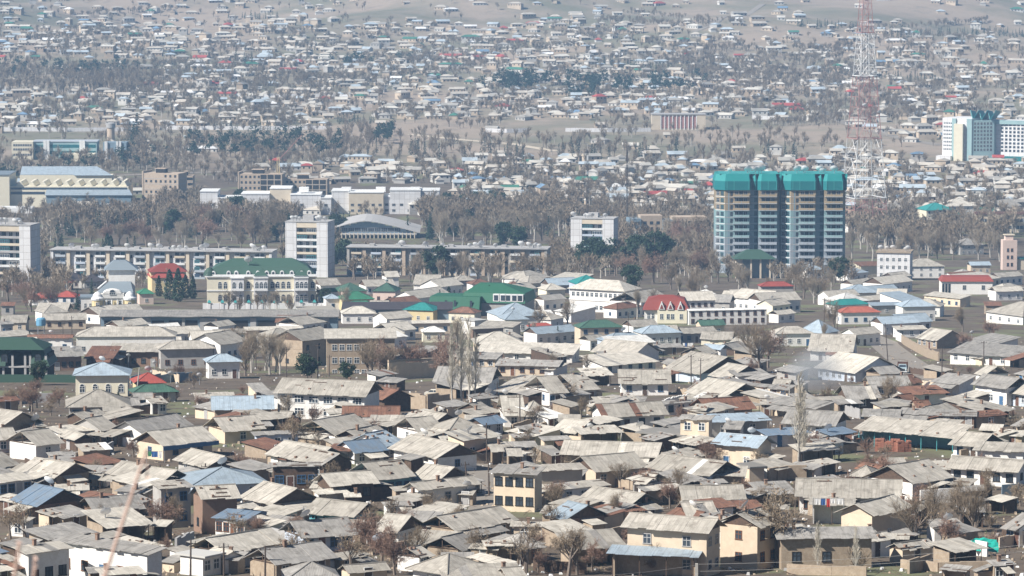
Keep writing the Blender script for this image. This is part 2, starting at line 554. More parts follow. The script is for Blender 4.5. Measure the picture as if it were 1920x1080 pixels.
def house(kind, x1, y1, x2, y2, dy, rc, wc, wh, opts=(), name='house', label=None, cat='house'):
    O = {}
    for t in opts:
        k = t.rstrip('0123456789.-')
        O[k] = float(t[len(k):] or 1)
    mx, my = (x1 + x2) / 2, (y1 + y2) / 2
    near = my > 640 and name == 'house'
    if near and wh <= 3.4:
        wh *= .86
    p = hit(mx, my, wh)
    ze = p.z
    a, c = on_plane(x1, y1, ze), on_plane(x2, y2, ze)
    dx, dd = c.x - a.x, c.y - a.y
    rot = math.atan2(dd, dx)
    lim = math.radians(O.get('rl', 56))
    if abs(rot) > lim:
        rot = math.copysign(lim, rot)
    L = max(2.0, dx / C_(rot)) * (1.1 if near else 1)
    sc = F / p.y
    dep = math.atan2(CZ - ze, p.y)
    dym = dy / sc
    pitch = math.radians(O.get('P', 24 if kind in 'gh' else 9))
    k = math.tan(pitch) + C_(rot) * S(dep)
    run = dym / k
    open_front = kind == 'o'
    mono = kind in 'mof'
    if near:
        run *= 1.14
    if kind == 'f':
        run = O.get('d', 6)
    run = min(max(run, 1.6 if not mono else 2.2), 8.5 if not mono else 13)
    half = run if not mono else run / 2
    n = Vector((-S(rot), C_(rot), 0))
    mid = (a + c) / 2 if abs(math.atan2(dd, dx)) <= lim else Vector((p.x, p.y, ze))
    ctr = mid + n * half
    zg = ze - wh
    px, py = project((ctr.x, ctr.y, zg + wh))
    root = thing(name, label, cat, (ctr.x, ctr.y, zg), rot)
    OCC.append((ctr.x, ctr.y, max(half, min(L / 2, half * 1.6)) * .8))
    nm = {'g': 'gabled house', 'h': 'hipped house', 'm': 'lean-to house', 'o': 'open-fronted shed', 'f': 'flat house'}[kind]
    if not label:
        st = 'two-storey ' if wh > 4.6 else ''
        later_label(root, f"{RW[rc]} {st}{nm} with {WW[wc]} walls", px, py)
        root['group'] = 'houses of the hillside quarter' if my > 640 else 'houses of the town below'
    far = sc < 4.2
    jit = 1.0 if my > 620 else .4
    uo = (U(0, 50), U(0, 50))
    rise = half * math.tan(pitch) if not mono else run * math.tan(pitch)
    zt = wh + rise
    alt = O.get('A', .018 if rc in 'ald' and my > 600 else 0)
    altm = ROOF[{1: 'r', 2: 'b', 3: 'w'}[int(O['am'])] if 'am' in O else 'r' if 'A' in O else RNG.choice('ddlwr')]
    ov, os_ = min(.85 if near else .5, half * .26), min(.7 if near else .4, L * .08)
    # roof
    b = MB()
    if kind == 'g':
        gable_roof(b, L, half, wh, zt, jit, alt, uo)
    elif kind == 'h':
        hip_roof(b, L, half, wh, zt, uo)
    elif kind == 'f':
        b.box(-L / 2, L / 2, -half, half, wh, wh + .25, 0)
        zt = wh
    else:
        mono_roof(b, L, run, wh, zt, jit, alt, uo)
    b.build('roof', [ROOF[rc], altm], root)
    # walls
    hx, hy = L / 2 - os_, half - ov
    b = MB()
    z0 = -2.2
    if open_front:
        t = .22
        b.box(-hx, hx, hy - t, hy, z0, zt - .35)
        b.box(-hx, -hx + t, -hy * .5, hy - t, z0, wh)
        b.box(hx - t, hx, -hy * .5, hy - t, z0, wh)
        pm = MB()
        npst = max(2, int(L / 3) + 1)
        for i in range(npst):
            x = -hx + .1 + (2 * hx - .2) * i / (npst - 1)
            q = MB()
            q.tube((x, -hy, -1.2), (x, -hy, wh + .02), .07, .06, 5, 0, True)
            q.build('post', [m_['cyan'] if O.get('cy') else m_['wood']], root)
    else:
        if mono and kind != 'f':
            top = wh + (ov) * math.tan(pitch)
            b.prism([(-hx, -hy), (hx, -hy), (hx, hy), (-hx, hy)], z0, top - .02, 0)
            # wedge under the slope
            zb = zt - ov * math.tan(pitch) - .1
            for s_ in (-1, 1):
                x = s_ * (hx - .003)
                pts = [(x, -hy, top - .021), (x, hy, top - .021), (x, hy, zb)]
                b.face(pts if s_ > 0 else list(reversed(pts)), 0)
            b.face([(-hx, hy, top - .02), (-hx, hy, zb), (hx, hy, zb), (hx, hy, top - .02)], 0)
        else:
            b.prism([(-hx, -hy), (hx, -hy), (hx, hy), (-hx, hy)], z0, wh - (.0 if kind != 'f' else .003), 0)
        if O.get('bs'):      # a differently coloured footing
            b.box(-hx - .04, hx + .04, -hy - .04, hy + .04, z0, .5, 1)
    b.build('wall', [WALL[wc], m_['grey']], root)
    if kind == 'g':
        g = O.get('Gt', 0) or RNG.choice([1, 1, 2, 3, 3])
        if O.get('Go'):
            g = 3
        if g != 3:
            zb = wh + .01
            tz = wh + (rise) * .93
            for s_ in (-1, 1):
                b = MB()
                xo, xi = s_ * (hx - .02), s_ * (hx - .15)
                tri = [(-hy, zb), (hy, zb), (0, tz)]
                A = [(xo, y, z) for y, z in tri]
                B_ = [(xi, y, z) for y, z in tri]
                b.face(A if s_ > 0 else A[::-1])
                b.face(B_[::-1] if s_ > 0 else B_)
                b.build('gable', [WALL['o'] if g == 1 else WALL[wc]], root)
        else:
            for s_ in (-1, 1):
                b = MB()      # bare roof truss in the open gable
                x = s_ * (hx + .05)
                b.tube((x, 0, wh), (x, 0, zt - .1), .07, .07, 4)
                b.tube((x, -hy, wh + .06), (x, hy, wh + .06), .08, .08, 4)
                b.tube((x, 0, wh + .2), (x, -hy * .55, wh + rise * .35), .05, .05, 4)
                b.build('truss', [m_['wood']], root)
    if kind in 'gmo' and my > 650 and RNG.random() < .28:      # boards, bricks and scraps weighing the sheets down
        b = MB()
        sl = math.tan(pitch)
        for q in range(RNG.randrange(2, 7)):
            x, y = U(-hx, hx), U(-half * .9, -.2 if kind == 'g' else half * .8)
            z = wh + (y + half) * sl + .07
            if RNG.random() < .4:
                w_ = U(.5, 1.4)
                b.slab([(x - w_, y - .09, z - .09 * sl), (x + w_, y - .09, z - .09 * sl), (x + w_, y + .09, z + .09 * sl), (x - w_, y + .09, z + .09 * sl)], .05)
            else:
                s_ = U(.1, .2)
                b.box(x - s_, x + s_, y - s_, y + s_, z - .1, z + s_, 1)
        o2 = b.build('roof_scrap', [m_['wood'], WALL['k']], root)
        o2['kind'] = 'stuff'
    if O.get('bl'):      # painted eave board
        b = MB()
        b.box(-L / 2, L / 2, -half - .16, -half - .1, wh - .75, wh - .06)
        b.build('eave_board', [m_['blue']], root)
    # lean-to extensions and awnings that grow round the houses of the quarter
    if near and kind in 'gm' and 'w' not in O and 'n' not in O:
        if RNG.random() < .42:
            s_ = RNG.choice((-1, 1))
            ew, y0, y1 = U(2, 3.6), -hy * U(.3, .95), hy * U(.3, .95)
            za, zb_ = wh - .12, wh - U(.5, .8)
            b = MB()
            P_ = [(s_ * hx, y0 - .2, za), (s_ * (hx + ew), y0 - .2, zb_), (s_ * (hx + ew), y1 + .2, zb_), (s_ * hx, y1 + .2, za)]
            b.slab(P_ if s_ > 0 else [P_[1], P_[0], P_[3], P_[2]], .06, 0, uo)
            b.build('extension_roof', [ROOF[RNG.choice('aaaddddllldr')]], root)
            b = MB()
            x_a, x_b = sorted((s_ * (hx + .01), s_ * (hx + ew - .3)))
            b.box(x_a, x_b, y0, y1, z0, zb_ - .08)
            b.build('extension_wall', [WALL[RNG.choice('mmmoc')]], root)
        if RNG.random() < .4:
            f0, f1 = sorted((U(-1, .1), U(.2, 1)))
            dpt = U(1.6, 2.6)
            x_a, x_b = hx * f0, hx * f1
            b = MB()
            nn = max(2, int((x_b - x_a) / 1.15))
            for q in range(nn):
                xa_, xb_ = x_a + (x_b - x_a) * q / nn, x_a + (x_b - x_a) * (q + 1) / nn
                e = U(-.15, .2)
                b.slab([(xa_ + .01, -half - dpt - e, wh - .75), (xb_ - .01, -half - dpt - e, wh - .75), (xb_ - .01, -half + .35, wh - .12), (xa_ + .01, -half + .35, wh - .12)], .05, 0, (uo[0] + xa_, uo[1]))
            b.build('awning', [ROOF[RNG.choice('aaaddllddlrp')]], root)
            for q in range(max(2, nn // 2)):
                b = MB()
                x = x_a + .15 + (x_b - x_a - .3) * q / (max(2, nn // 2) - 1)
                b.tube((x, -half - dpt + .3, -1.2), (x, -half - dpt + .3, wh - .72), .06, .05, 5, 0, True)
                b.build('post', [m_['wood']], root)
    # openings
    if not open_front:
        st = int(O.get('ws', RNG.choice([0, 0, 0, 1, 2, 0])))
        ww, hh = (1.15, 1.35)
        if O.get('wd'):
            ww = O['wd']
        nw = int(O['w']) if 'w' in O else (RNG.choice((0, 1, 1, 2)) if my > 650 else max(1, min(5, int(L / 3.2))))
        rows = int(O.get('n', 2 if wh > 4.6 else 1))
        fh = wh / rows
        dslot = RNG.randrange(nw + 1) if (my > 600 and wh < 4.6 and nw < 6 and RNG.random() < .6) else -1
        slots = nw + (1 if dslot >= 0 else 0)
        for rw in range(rows):
            zc = fh * rw + min(fh * .55, 1.55)
            for i in range(slots):
                x = -hx + 2 * hx * (i + .5) / slots
                if i == dslot and rw == 0:
                    link('door', door_mesh(RNG.randrange(7)), root, (x, -hy, 0))
                else:
                    win(root, x, -hy, zc, 0, min(ww, 2 * hx / slots * .8), min(hh * O.get('wt', 1), fh * .7), st, 3 if ww > 1.8 else 2, 2, bool(O.get('ar')))
            ns = int(O.get('s', 1 if (my > 560 and hy > 1.8 and RNG.random() < .35) else 0))
            side = 1 if rot < 0 else -1
            for i in range(ns):
                y = -hy + 2 * hy * (i + .5) / ns
                win(root, side * hx, y, zc, side * math.pi / 2, min(1.0, hy), min(1.2, fh * .6), st)
    if kind in 'gm' and my > 600 and RNG.random() < .3:
        b = MB()
        cx, cy = U(-hx * .7, hx * .7), (half * U(-.3, .5) if kind == 'g' else U(0, half * .7))
        zc = (zt - abs(cy) * math.tan(pitch)) if kind == 'g' else wh + (cy + half) * math.tan(pitch)
        b.box(cx - .2, cx + .2, cy - .2, cy + .2, zc - .3, zc + .7)
        b.box(cx - .26, cx + .26, cy - .26, cy + .26, zc + .7, zc + .8)
        b.build('chimney', [WALL['k']], root)
    if O.get('D') or (my > 520 and RNG.random() < .10):
        x = U(-hx * .8, hx * .8)
        if mono:
            dish(root, x, 0, (wh + zt) / 2 + .05, U(.9, 1.4), U(-.5, .5))
        else:
            dish(root, x if kind == 'g' else 0, 0, zt - .02, U(.9, 1.4), U(-.5, .5))
    root['hx'], root['hy'] = hx, hy
    return root


def parse(ox, oy, k, text):
    for ln in text.strip().splitlines():
        w = ln.split('#')[0].split()
        if not w:
            continue
        x1, y1, x2, y2, dy = (float(v) for v in w[1:6])
        house(w[0], ox + x1 / k, oy + y1 / k, ox + x2 / k, oy + y2 / k, dy / k, w[6], w[7], float(w[8]), w[9:])


A_ = '''
m 345 118 620 112 70 d k 3.6 w4 ws3
m 635 128 840 130 85 r k 3.2
m 820 78 1180 80 58 a k 4 w4 ws3
h 560 258 960 255 88 p i 4.6 w4 ar s3 P20
h 1560 158 1810 152 55 p w 4 w2 s1
h 1020 318 1240 312 72 R e 2.6
h 1010 388 1330 378 55 g y 2.4
h 515 497 965 490 118 a y 3.1 w3 s0 wd1.7
m 1140 468 1260 462 48 a w 2.5
g 1010 436 1150 432 45 d m 2.6
m 1480 432 1760 425 42 a w 2.2 w1
g 1605 515 2040 510 92 p m 2.6 P18
g 1690 675 1985 655 95 a c 2.7 Go
g 1090 690 1440 632 82 d w 2.8 Gt2
g 1240 785 1620 742 100 l c 3.0 bl Gt1 w2
g 770 690 915 637 85 a y 3.0
g 285 783 480 760 98 a w 3.0 Go w1
m 460 690 710 665 45 l w 3.0 w2 ws3
g -60 745 130 735 80 a P 2.6
g -60 965 150 920 90 a c 2.6
g -250 605 0 640 100 a m 2.8
g 1300 885 1530 950 78 a y 2.9 Go
o 1640 600 1800 596 30 a c 2.4
o 380 860 560 850 26 d m 2.3
'''
B_ = '''
g 155 390 795 415 103 a w 4.6 Gt1 w6 n2 wd1.9 s0
g 830 420 940 440 70 r o 3.0 Gt1
g 1340 302 1745 312 105 d w 3.3 w2 ws2 s0 Go
m 1520 125 1790 135 45 d c 3.0 w3
g 660 560 1060 560 68 r w 2.4 A.3
o 860 598 1140 600 42 a b 2.6
m 550 545 700 540 35 a w 2.3
g 620 715 905 655 105 a w 2.6 Go
o 355 692 520 680 30 a w 2.5
g 1225 682 1415 667 98 a w 2.6 Go
h 1440 702 1770 682 110 a w 2.7 w3
g 1720 630 1880 605 50 b w 2.3
m 1570 742 1840 712 60 l c 3.6 w2
g 790 735 1000 690 60 a c 2.4
o 590 772 760 755 35 a m 2.5
g 750 838 990 815 78 b w 2.4 Gt2
g 980 792 1120 762 90 p w 2.4
g 1000 800 1330 885 98 a w 2.8 Gt1
g 190 870 480 928 78 a o 2.8 Gt1
g 75 848 400 900 95 l w 2.6
o 0 595 240 575 45 a y 2.5
m 0 705 330 690 14 d b 3.2 w3
m 0 380 110 375 60 d c 2.6
m 1445 495 1600 472 32 d c 2.4
m 1660 555 1850 525 36 a m 2.2
m 1770 800 1930 790 36 a c 2.6
o 1780 372 2060 390 118 a o 2.4
m 1850 470 1990 455 30 l o 2.3
m 440 590 500 600 30 d m 2.2
'''
C2_ = '''
m -250 82 430 100 74 l w 2.8 w6
m -110 180 330 190 44 d c 2.9 w5 ws2
g 600 78 900 105 85 a w 2.7 Gt2
m 715 185 1090 152 72 l w 2.5 w4 ws1
o 560 262 760 255 55 l m 2.6
g 290 392 425 384 115 a w 3.0 Go ws1 s2
g 500 372 660 358 110 a y 3.0
g 815 318 1180 318 98 a w 3.0 A.3 w2 ws1 s1 Gt2
g 1140 192 1400 258 118 a b 2.8 Gt1
m 1640 158 1820 178 36 d m 2.6
g 1470 248 1620 287 85 a w 2.4
m 1700 262 1930 250 42 d w 3.1
g 1300 388 1560 432 104 l c 2.4 Go
m 1790 332 1940 345 18 d c 3.1
g 1480 520 1820 502 82 r m 2.2 sx
m 1150 470 1400 452 18 d w 2.7 w3 ws3
m 1350 517 1450 520 46 a c 2.4
m 1450 542 1690 497 40 a c 2.3
m 1480 610 1930 592 56 p y 3.2 w2
m 1250 582 1480 592 32 d c 5.4 w2
f 940 690 1285 716 8 d O 3.0 w5 d7 wd1.3
g 700 567 1160 548 90 a w 3.2 Gt2 s2 w3 ws3
m 665 473 960 463 52 a m 2.4
o 530 697 830 682 52 l m 2.6
g 290 672 470 692 86 l w 2.4 Go
h 105 567 300 562 105 a b 2.3 ws1 wd1.6 w1
g -60 562 100 560 138 l w 2.4
m 290 580 430 562 85 w w 2.3
g 385 852 1060 872 100 a m 2.5 Go
g 1500 768 1830 796 75 p c 4.0 Gt2 w1 s1 rl40
m 240 742 440 732 26 d c 2.7
m 0 797 190 792 40 d m 2.2
m 20 722 200 712 24 d m 2.2
m 10 858 180 850 30 l w 2.1
g 1420 52 1560 62 30 p w 2.8
m 1060 50 1280 44 28 d m 2.4
'''
D_ = '''
h 490 96 765 91 42 O w 4.0 w4 s1
h 905 56 1140 51 50 p w 5.0 w4 wt1.3 n1
h 450 46 690 36 40 T w 3.4
h 195 222 375 236 88 p y 3.2 P38
g 280 352 562 358 108 a w 3.0 Gt2 s1
g 310 452 580 520 98 l b 2.8 w5 Gt2
m 1210 350 1700 413 66 d w 3.1 w5 rl35
m 1320 285 1510 315 50 d w 2.6 w3
g 985 256 1145 292 70 a m 2.7
m 865 211 1080 206 28 l w 2.5
h 1450 80 1728 130 88 a w 3.3 w4
m 1100 563 1285 578 56 d w 3.0
g 1375 580 1600 606 66 d w 3.8 w2
g 1585 628 1740 651 75 a b 3.0 w2 wd2
m 950 652 1220 637 50 r w 2.8
g 700 592 960 587 62 d m 2.6
g 540 677 760 672 82 d o 2.4 Gt1
m 305 690 525 680 22 a y 3.0
o 480 713 640 706 28 d m 2.5
m 640 797 880 802 50 d c 2.2
m 885 777 1150 788 38 d c 2.6
m 1155 790 1400 794 38 d k 2.6
m 1410 800 1620 785 34 r m 2.4
o 600 882 1225 942 82 a t 3.0 cy P14
g 1225 982 1420 1002 80 a w 2.6
m 1395 1022 1728 1036 56 a w 2.5
g 100 842 440 860 88 d w 2.9 wd2.2 Gt1 w1
m 15 927 290 907 40 b w 2.4
m 430 922 600 902 35 b y 2.4
o 225 1032 475 1017 45 l m 2.5
m 360 982 525 967 30 d b 2.3
m -20 702 310 742 42 d c 2.5
m 0 607 130 617 30 d c 2.5
m 40 480 180 500 30 d y 2.4
'''
E_ = '''
g 120 97 400 140 98 a m 2.8 Gt1
m 0 182 260 152 48 l w 2.8 ws1 w3
g 75 312 275 355 112 b k 3.2 Gt1
m 400 242 660 237 46 l w 2.2
m 600 102 800 106 50 d w 2.6
g 790 112 985 140 86 a w 2.6 Gt1
g 1010 167 1190 190 95 a y 2.7 Go
g 290 382 420 386 72 a m 2.3
g 720 400 1080 372 95 d k 2.5 Go
o 815 522 1150 492 122 l m 2.6
m 490 447 700 412 60 d m 2.3
m 380 607 720 552 70 d m 2.2
h 1460 205 2000 182 118 p b 3.0 P16
g 1520 305 1800 290 90 l k 5.0 A.3 am2 Gt1 ws3
m 1210 227 1450 207 50 a y 5.8 w2
m 1590 445 1825 465 64 b w 3.1 w3
g 1705 705 2150 627 100 l y 2.8 Go
m 420 618 1080 718 52 d w 4.2 w4 rl44 ws2
m 215 714 545 670 50 l w 4.2 w2 ws3
m 0 852 185 822 60 l m 2.5
m -60 720 60 692 80 b w 2.4
m 790 882 1090 857 50 l y 2.5
m 850 816 950 765 50 a w 2.2
m 1420 732 1540 697 50 a w 2.5
f 1545 748 1690 718 8 w w 2.8 d5 w2
m 60 470 190 480 36 a w 2.4
m 940 250 1080 262 30 d m 2.4
'''
F_ = '''
m 120 62 480 54 30 d o 3.6 w3 wd1.5
g 570 208 915 182 85 l o 3.3 Gt1 ws3
g 930 162 1195 137 120 a t 3.2 ws1 w3
g 1160 142 1360 166 95 a m 2.6 Gt1
g 1240 240 1670 192 56 a w 3.3 w3 ws5 s0 Gt2
g 360 402 715 440 97 a t 2.8 Gt1 w3 ws4
g 360 598 760 566 116 d b 2.5 Go w3
g 170 800 600 742 110 d m 2.4 Go
h 250 905 620 895 115 d m 2.4
o 1060 497 1300 507 100 d o 2.7
g 870 545 1050 560 120 l w 2.4
m 1180 382 1420 418 60 l m 2.4
g 1520 540 1960 468 102 a m 2.6 Go
o 1165 645 1500 666 105 a o 2.4 P22
h 1130 827 1420 872 125 a w 2.9
m 1430 902 1990 884 96 a m 2.5
g 1250 745 1340 722 65 a w 2.3
o 1725 658 1930 652 40 l m 3.0
g 1550 692 1700 652 90 d m 2.4
g -130 292 100 345 112 a m 2.9
m -40 402 170 437 54 l w 2.5
m 640 760 860 720 36 a m 2.2
m 980 360 1180 350 16 d w 2.3
'''
G_ = '''
m -160 105 172 122 60 d c 5.6 w4 ws3
m 178 97 550 78 44 a c 4.2 w2 ws2 n1
g 640 98 1010 66 105 a c 3.2 Gt1 s1 w2
g 1010 72 1460 130 100 a b 3.0 Go w6 
g 920 182 1000 192 75 a w 2.4
m 370 232 730 198 40 a w 2.8 w2
g 480 322 840 375 105 a w 2.6 Go
g 250 422 390 465 100 p k 2.5 Gt1
g 1295 308 1740 302 98 a m 2.7 Gt1 w3 ws3
o 1010 243 1280 217 24 l m 2.7
m 880 396 1130 376 72 a y 2.3
g 1320 438 1545 430 100 a m 2.5 Go
g 840 512 1450 556 95 a c 5.9 w2 s2 n2 Gt1 ws5 rl40
o 735 712 1370 738 60 p m 3.35
o 450 687 850 657 122 a m 2.8 P20
h 60 682 250 667 110 d m 2.5
g 1880 525 2040 470 100 a c 5.6 Gt1 w2 s1 ws2
m 400 577 640 547 88 l m 2.2
m 0 506 340 511 16 a c 2.3 w1
g 1480 445 1600 430 90 d o 2.4 Gt1
m 1700 382 1900 372 60 r m 2.2
m 1480 127 1740 132 70 a m 2.6
f 1790 75 1910 68 6 d c 3.0 d5
g -20 905 120 895 82 a m 2.4 Go
'''
H_ = '''
g 235 285 970 297 125 a w 3.2 Gt1 w6 ws2
o 320 347 640 352 52 a w 3.39
g 815 430 1085 362 85 l c 4.6 Gt2 s0 n1
g 1110 190 1390 142 125 a w 3.2 Gt1 w2
h 600 132 790 142 78 a k 2.5
m 1225 182 1500 202 46 a m 2.4
m 100 602 790 594 80 d m 4.0 w3 ws3 n1
m 0 562 320 542 50 d m 2.3
o 840 602 1050 607 42 l m 2.4
o 1420 705 1640 667 70 l m 2.6
g 1720 482 1880 575 100 d w 2.8
m 1250 522 1480 512 60 d w 2.5 ws1
m -40 272 220 262 88 d m 2.3
g 1350 66 1855 100 82 a w 3.0 w4 ws3 Gt2
o 1290 830 1480 846 28 d m 2.2
m 1700 800 1860 790 30 d m 2.2
'''
M4 = '''
h 310 500 500 500 45 k y 3.0
h 470 506 600 502 42 k y 3.0
h 335 512 405 512 32 R k 3.0
h 150 598 290 600 40 R w 2.6
h 290 590 430 592 36 R w 2.6
m 0 640 80 640 22 r y 3.2 w1 ws3
g 200 664 380 666 42 a c 3.2
g 240 722 490 718 40 a c 3.0
g 0 735 150 735 46 a c 3.0
m 0 745 80 742 20 d y 3.4
m 0 818 200 802 30 a c 3.0
g 60 862 210 858 38 l k 3.0
g 150 822 410 822 20 r w 4.0 w2
h 420 815 990 812 58 a w 5.0 w7 ws5 n1
m 720 850 1010 846 30 l w 3.4
g 1080 840 1260 836 60 l w 4.2
g 1250 862 1390 836 55 a w 4.4
h 905 886 1200 880 42 a y 5.0 w4 n1
m 1210 797 1390 792 26 a c 3.0
m 1380 780 1715 772 22 l k 3.0
f 1690 668 1895 664 6 l w 3.6 d14 w2
h 845 688 950 688 28 p w 2.8
h 850 484 1060 480 88 R e 6 P30
h 780 574 870 572 32 G P 4 
g 1800 527 1920 522 40 a w 4
h 1790 562 1920 560 20 G w 4
h 1830 602 1920 600 28 p w 4
g 1700 850 1900 800 60 a m 7.0 w3 ws3
g 1230 760 1330 745 30 a w 3
'''
M5 = '''
g 400 520 548 522 58 a w 4.4 Gt2
g 420 600 620 572 42 l w 4.0
h 170 558 308 560 50 g P 4.2
h 20 562 150 556 50 g P 4.2
h 0 606 190 602 46 G e 4
h 20 642 200 640 30 G e 3.6
h 340 662 520 668 44 T e 4.2
h 905 486 1092 486 42 a k 3.4
h 735 520 850 516 30 r w 3
h 935 540 1030 538 38 r w 3
g 1012 550 1102 540 34 a w 3
g 560 535 690 520 42 l w 4
h 1325 520 1482 516 52 T b 4.4
g 1690 622 1850 596 56 a w 5.0
h 890 702 1150 694 78 p w 4.4
h 920 720 1060 716 50 p w 4.0
h 1340 766 1588 760 44 g c 5.4
g 1100 800 1335 782 40 p w 3.4
h 1060 760 1200 756 22 R w 3
g 1400 838 1500 830 32 a w 3
h 1500 842 1740 830 46 p b 3.4
h 770 856 1022 852 62 l c 4.0
f 750 728 826 722 6 w w 4.2 d8 w4 ws3
m 735 772 920 764 14 a k 3.4
g 1640 760 1790 752 40 a w 3.4
h 1690 798 1920 790 46 p w 3.6
m 280 742 620 736 18 l c 3.4
h 0 686 200 684 44 l w 3.4
g 250 480 330 478 34 l w 4
h 640 500 760 496 30 a y 4
g 1140 610 1270 600 30 d w 4
m 1190 660 1290 690 40 w w 3.4
'''
M6 = '''
m 1000 418 1146 412 24 r i 4.2 w2
h 1262 420 1478 418 46 a w 5.2 w4
g 1618 414 1738 412 22 p c 4
h 1170 154 1320 150 44 T w 4
h 1370 104 1532 100 48 T i 5.4
h 1540 144 1600 142 32 T w 4
h 1480 82 1662 78 52 l w 6
g 1050 110 1160 86 34 a m 3.4
g 1150 112 1260 94 34 a m 3.4
g 1800 90 1910 74 40 a w 4
g 270 592 470 608 52 l w 4.4 w6 rl40
g 440 616 672 606 48 a w 4.4 w6
g 0 612 190 608 52 l w 6.2 w5
m 30 668 480 660 10 w w 5 w10 wt1.2
h 436 532 628 530 28 R y 4.4 w5
g 100 752 245 748 32 g c 3.4
h 700 440 800 436 34 p w 3.6
m 940 460 1050 450 26 p w 3.4
g 960 520 1080 506 26 a w 3.4
g 1030 560 1220 548 30 p w 3.6
g 1130 520 1300 500 40 l w 3.8
m 1350 580 1560 602 22 l c 3.4
g 1190 480 1290 470 26 a w 3.6
h 1560 300 1700 296 40 d y 5
g 1780 480 1920 470 26 a w 3.6
g 1760 560 1920 555 28 l w 3.6
g 820 590 1000 580 34 a w 3.4
g 1010 612 1160 600 26 l w 3.4
m 1060 640 1240 636 20 p y 3.2
m 1700 640 1800 640 24 r m 3.0
h 840 640 900 640 24 a w 3
g 540 690 640 680 24 l w 3
m 1240 160 1420 156 16 a c 4
h 930 190 1080 184 36 a w 4
'''

# ------------------------------------------------------------------ trees
def rdir(rng, d, ang):
    o = d.orthogonal().normalized()
    a = rng.uniform(0, 2 * math.pi)
    o = (Matrix.Rotation(a, 3, d) @ o)
    return (d * C_(ang) + o * S(ang)).normalized()


def bare(seed, h, fan=(5, 5, 5, 4), spread=.75, lift=.25, th=.26, tw=.035, trunk_r=.03, lean=.05):
    rng = random.Random(seed)
    tb, cb = MB(), MB()

    def grow(p, d, ln, r, lv):
        q = p
        nseg = 2 if lv < 3 else 1
        for s_ in range(nseg):
            d = (d + Vector((rng.uniform(-.14, .14), rng.uniform(-.14, .14), lift * .25)) * (0.5 if lv == 0 else 1)).normalized()
            q2 = q + d * (ln / nseg)
            r2 = r * (.82 if lv < 3 else .6)
            if lv <= 1:
                tb.tube(q, q2, r, r2, 6 if lv == 0 else 4)
            elif lv < 3:
                cb.tube(q, q2, max(r, tw * .55), max(r2, tw * .5), 3)
            else:
                o = d.orthogonal().normalized() * tw * (.6 if lv == 3 else .42)
                o = Matrix.Rotation(rng.uniform(0, 6.3), 3, d) @ o
                cb.face([q - o, q + o, q2 + o * .6, q2 - o * .6])
            q, r = q2, r2
        if lv >= len(fan):
            return
        for k in range(fan[lv]):
            t = 1.0 if k < 1 else rng.uniform(.32 if lv == 0 else .25, .97)
            a = rng.uniform(.45, 1.15) * spread * (1.0 if k or lv else .3)
            nd = rdir(rng, d, a)
            nd = (nd + Vector((0, 0, lift))).normalized()
            st = p.lerp(q, t)
            f = (1.12 - .35 * t) if lv == 0 else 1.0
            grow(st, nd, ln * rng.uniform(.5, .74) * f, r * rng.uniform(.45, .62), lv + 1)

    grow(Vector((0, 0, -.3)), Vector((rng.uniform(-lean, lean), rng.uniform(-lean, lean), 1)).normalized(), h * th, h * trunk_r, 0)
    zs = max(v[2] for v in cb.v)
    k = h / zs
    for b in (tb, cb):
        b.v = [(x * k, y * k, z * k) for x, y, z in b.v]
    return tb, cb


def poplar(seed, h):
    rng = random.Random(seed)
    tb, cb = MB(), MB()
    z = -.3
    p = Vector((0, 0, z))
    n = 9
    pts = [p]
    for i in range(n):
        p = p + Vector((rng.uniform(-.10, .10), rng.uniform(-.10, .10), h * .92 / n))
        pts.append(p)
    for i in range(n):
        tb.tube(pts[i], pts[i + 1], .2 * (1 - i / n * .85), .2 * (1 - (i + 1) / n * .85), 5)
    for k in range(130):
        t = rng.uniform(.13, .99)
        i = min(n - 1, int(t * n))
        s = pts[i].lerp(pts[i + 1], t * n - i)
        ln = h * .15 * (1.15 - t) + .5
        d = rdir(rng, Vector((0, 0, 1)), rng.uniform(.25, .6))
        e = s + d * ln
        cb.tube(s, e, .035, .015, 3)
        for q in range(9):
            s2 = s.lerp(e, rng.uniform(.2, 1))
            d2 = rdir(rng, (d + Vector((0, 0, .6))).normalized(), rng.uniform(.1, .5))
            e2 = s2 + d2 * ln * rng.uniform(.25, .55)
            o = d2.orthogonal().normalized() * .013
            o = Matrix.Rotation(rng.uniform(0, 6), 3, d2) @ o * 1.2
            cb.face([s2 - o, s2 + o, e2 + o, e2 - o])
    return tb, cb


def leafq(b, rng, c, s, d=None):
    a = Vector((rng.gauss(0, 1), rng.gauss(0, 1), rng.gauss(0, .7))).normalized()
    u = a.orthogonal().normalized()
    u = Matrix.Rotation(rng.uniform(0, 6.3), 3, a) @ u
    w = a.cross(u)
    b.face([c - u * s, c - w * s * .45, c + u * s, c + w * s * .45])


def spruce(seed, h, r=.2, dens=1.0):
    rng = random.Random(seed)
    tb, cb = MB(), MB()
    tb.tube((0, 0, -.3), (0, 0, h * .97), h * .017, .02, 5)
    ly = int(h * 1.7)
    for i in range(ly):
        t = (i + .5) / ly
        z = h * (.07 + .91 * t)
        R_ = h * r * (1 - t) ** .85 + .12
        nb = int((5 + 8 * (1 - t)) * dens)
        for k in range(nb):
            a = rng.uniform(0, 6.3)
            rr = R_ * rng.uniform(.65, 1.15)
            d = Vector((C_(a), S(a), rng.uniform(-.42, -.1)))
            m = max(2, int(rr / .35))
            for q in range(m):
                f = (q + rng.uniform(.3, 1)) / m
                c = Vector((0, 0, z)) + d * rr * f + Vector((rng.gauss(0, .1), rng.gauss(0, .1), rng.gauss(0, .1)))
                leafq(cb, rng, c, rng.uniform(.25, .5) * (.6 + h / 30))
    return tb, cb


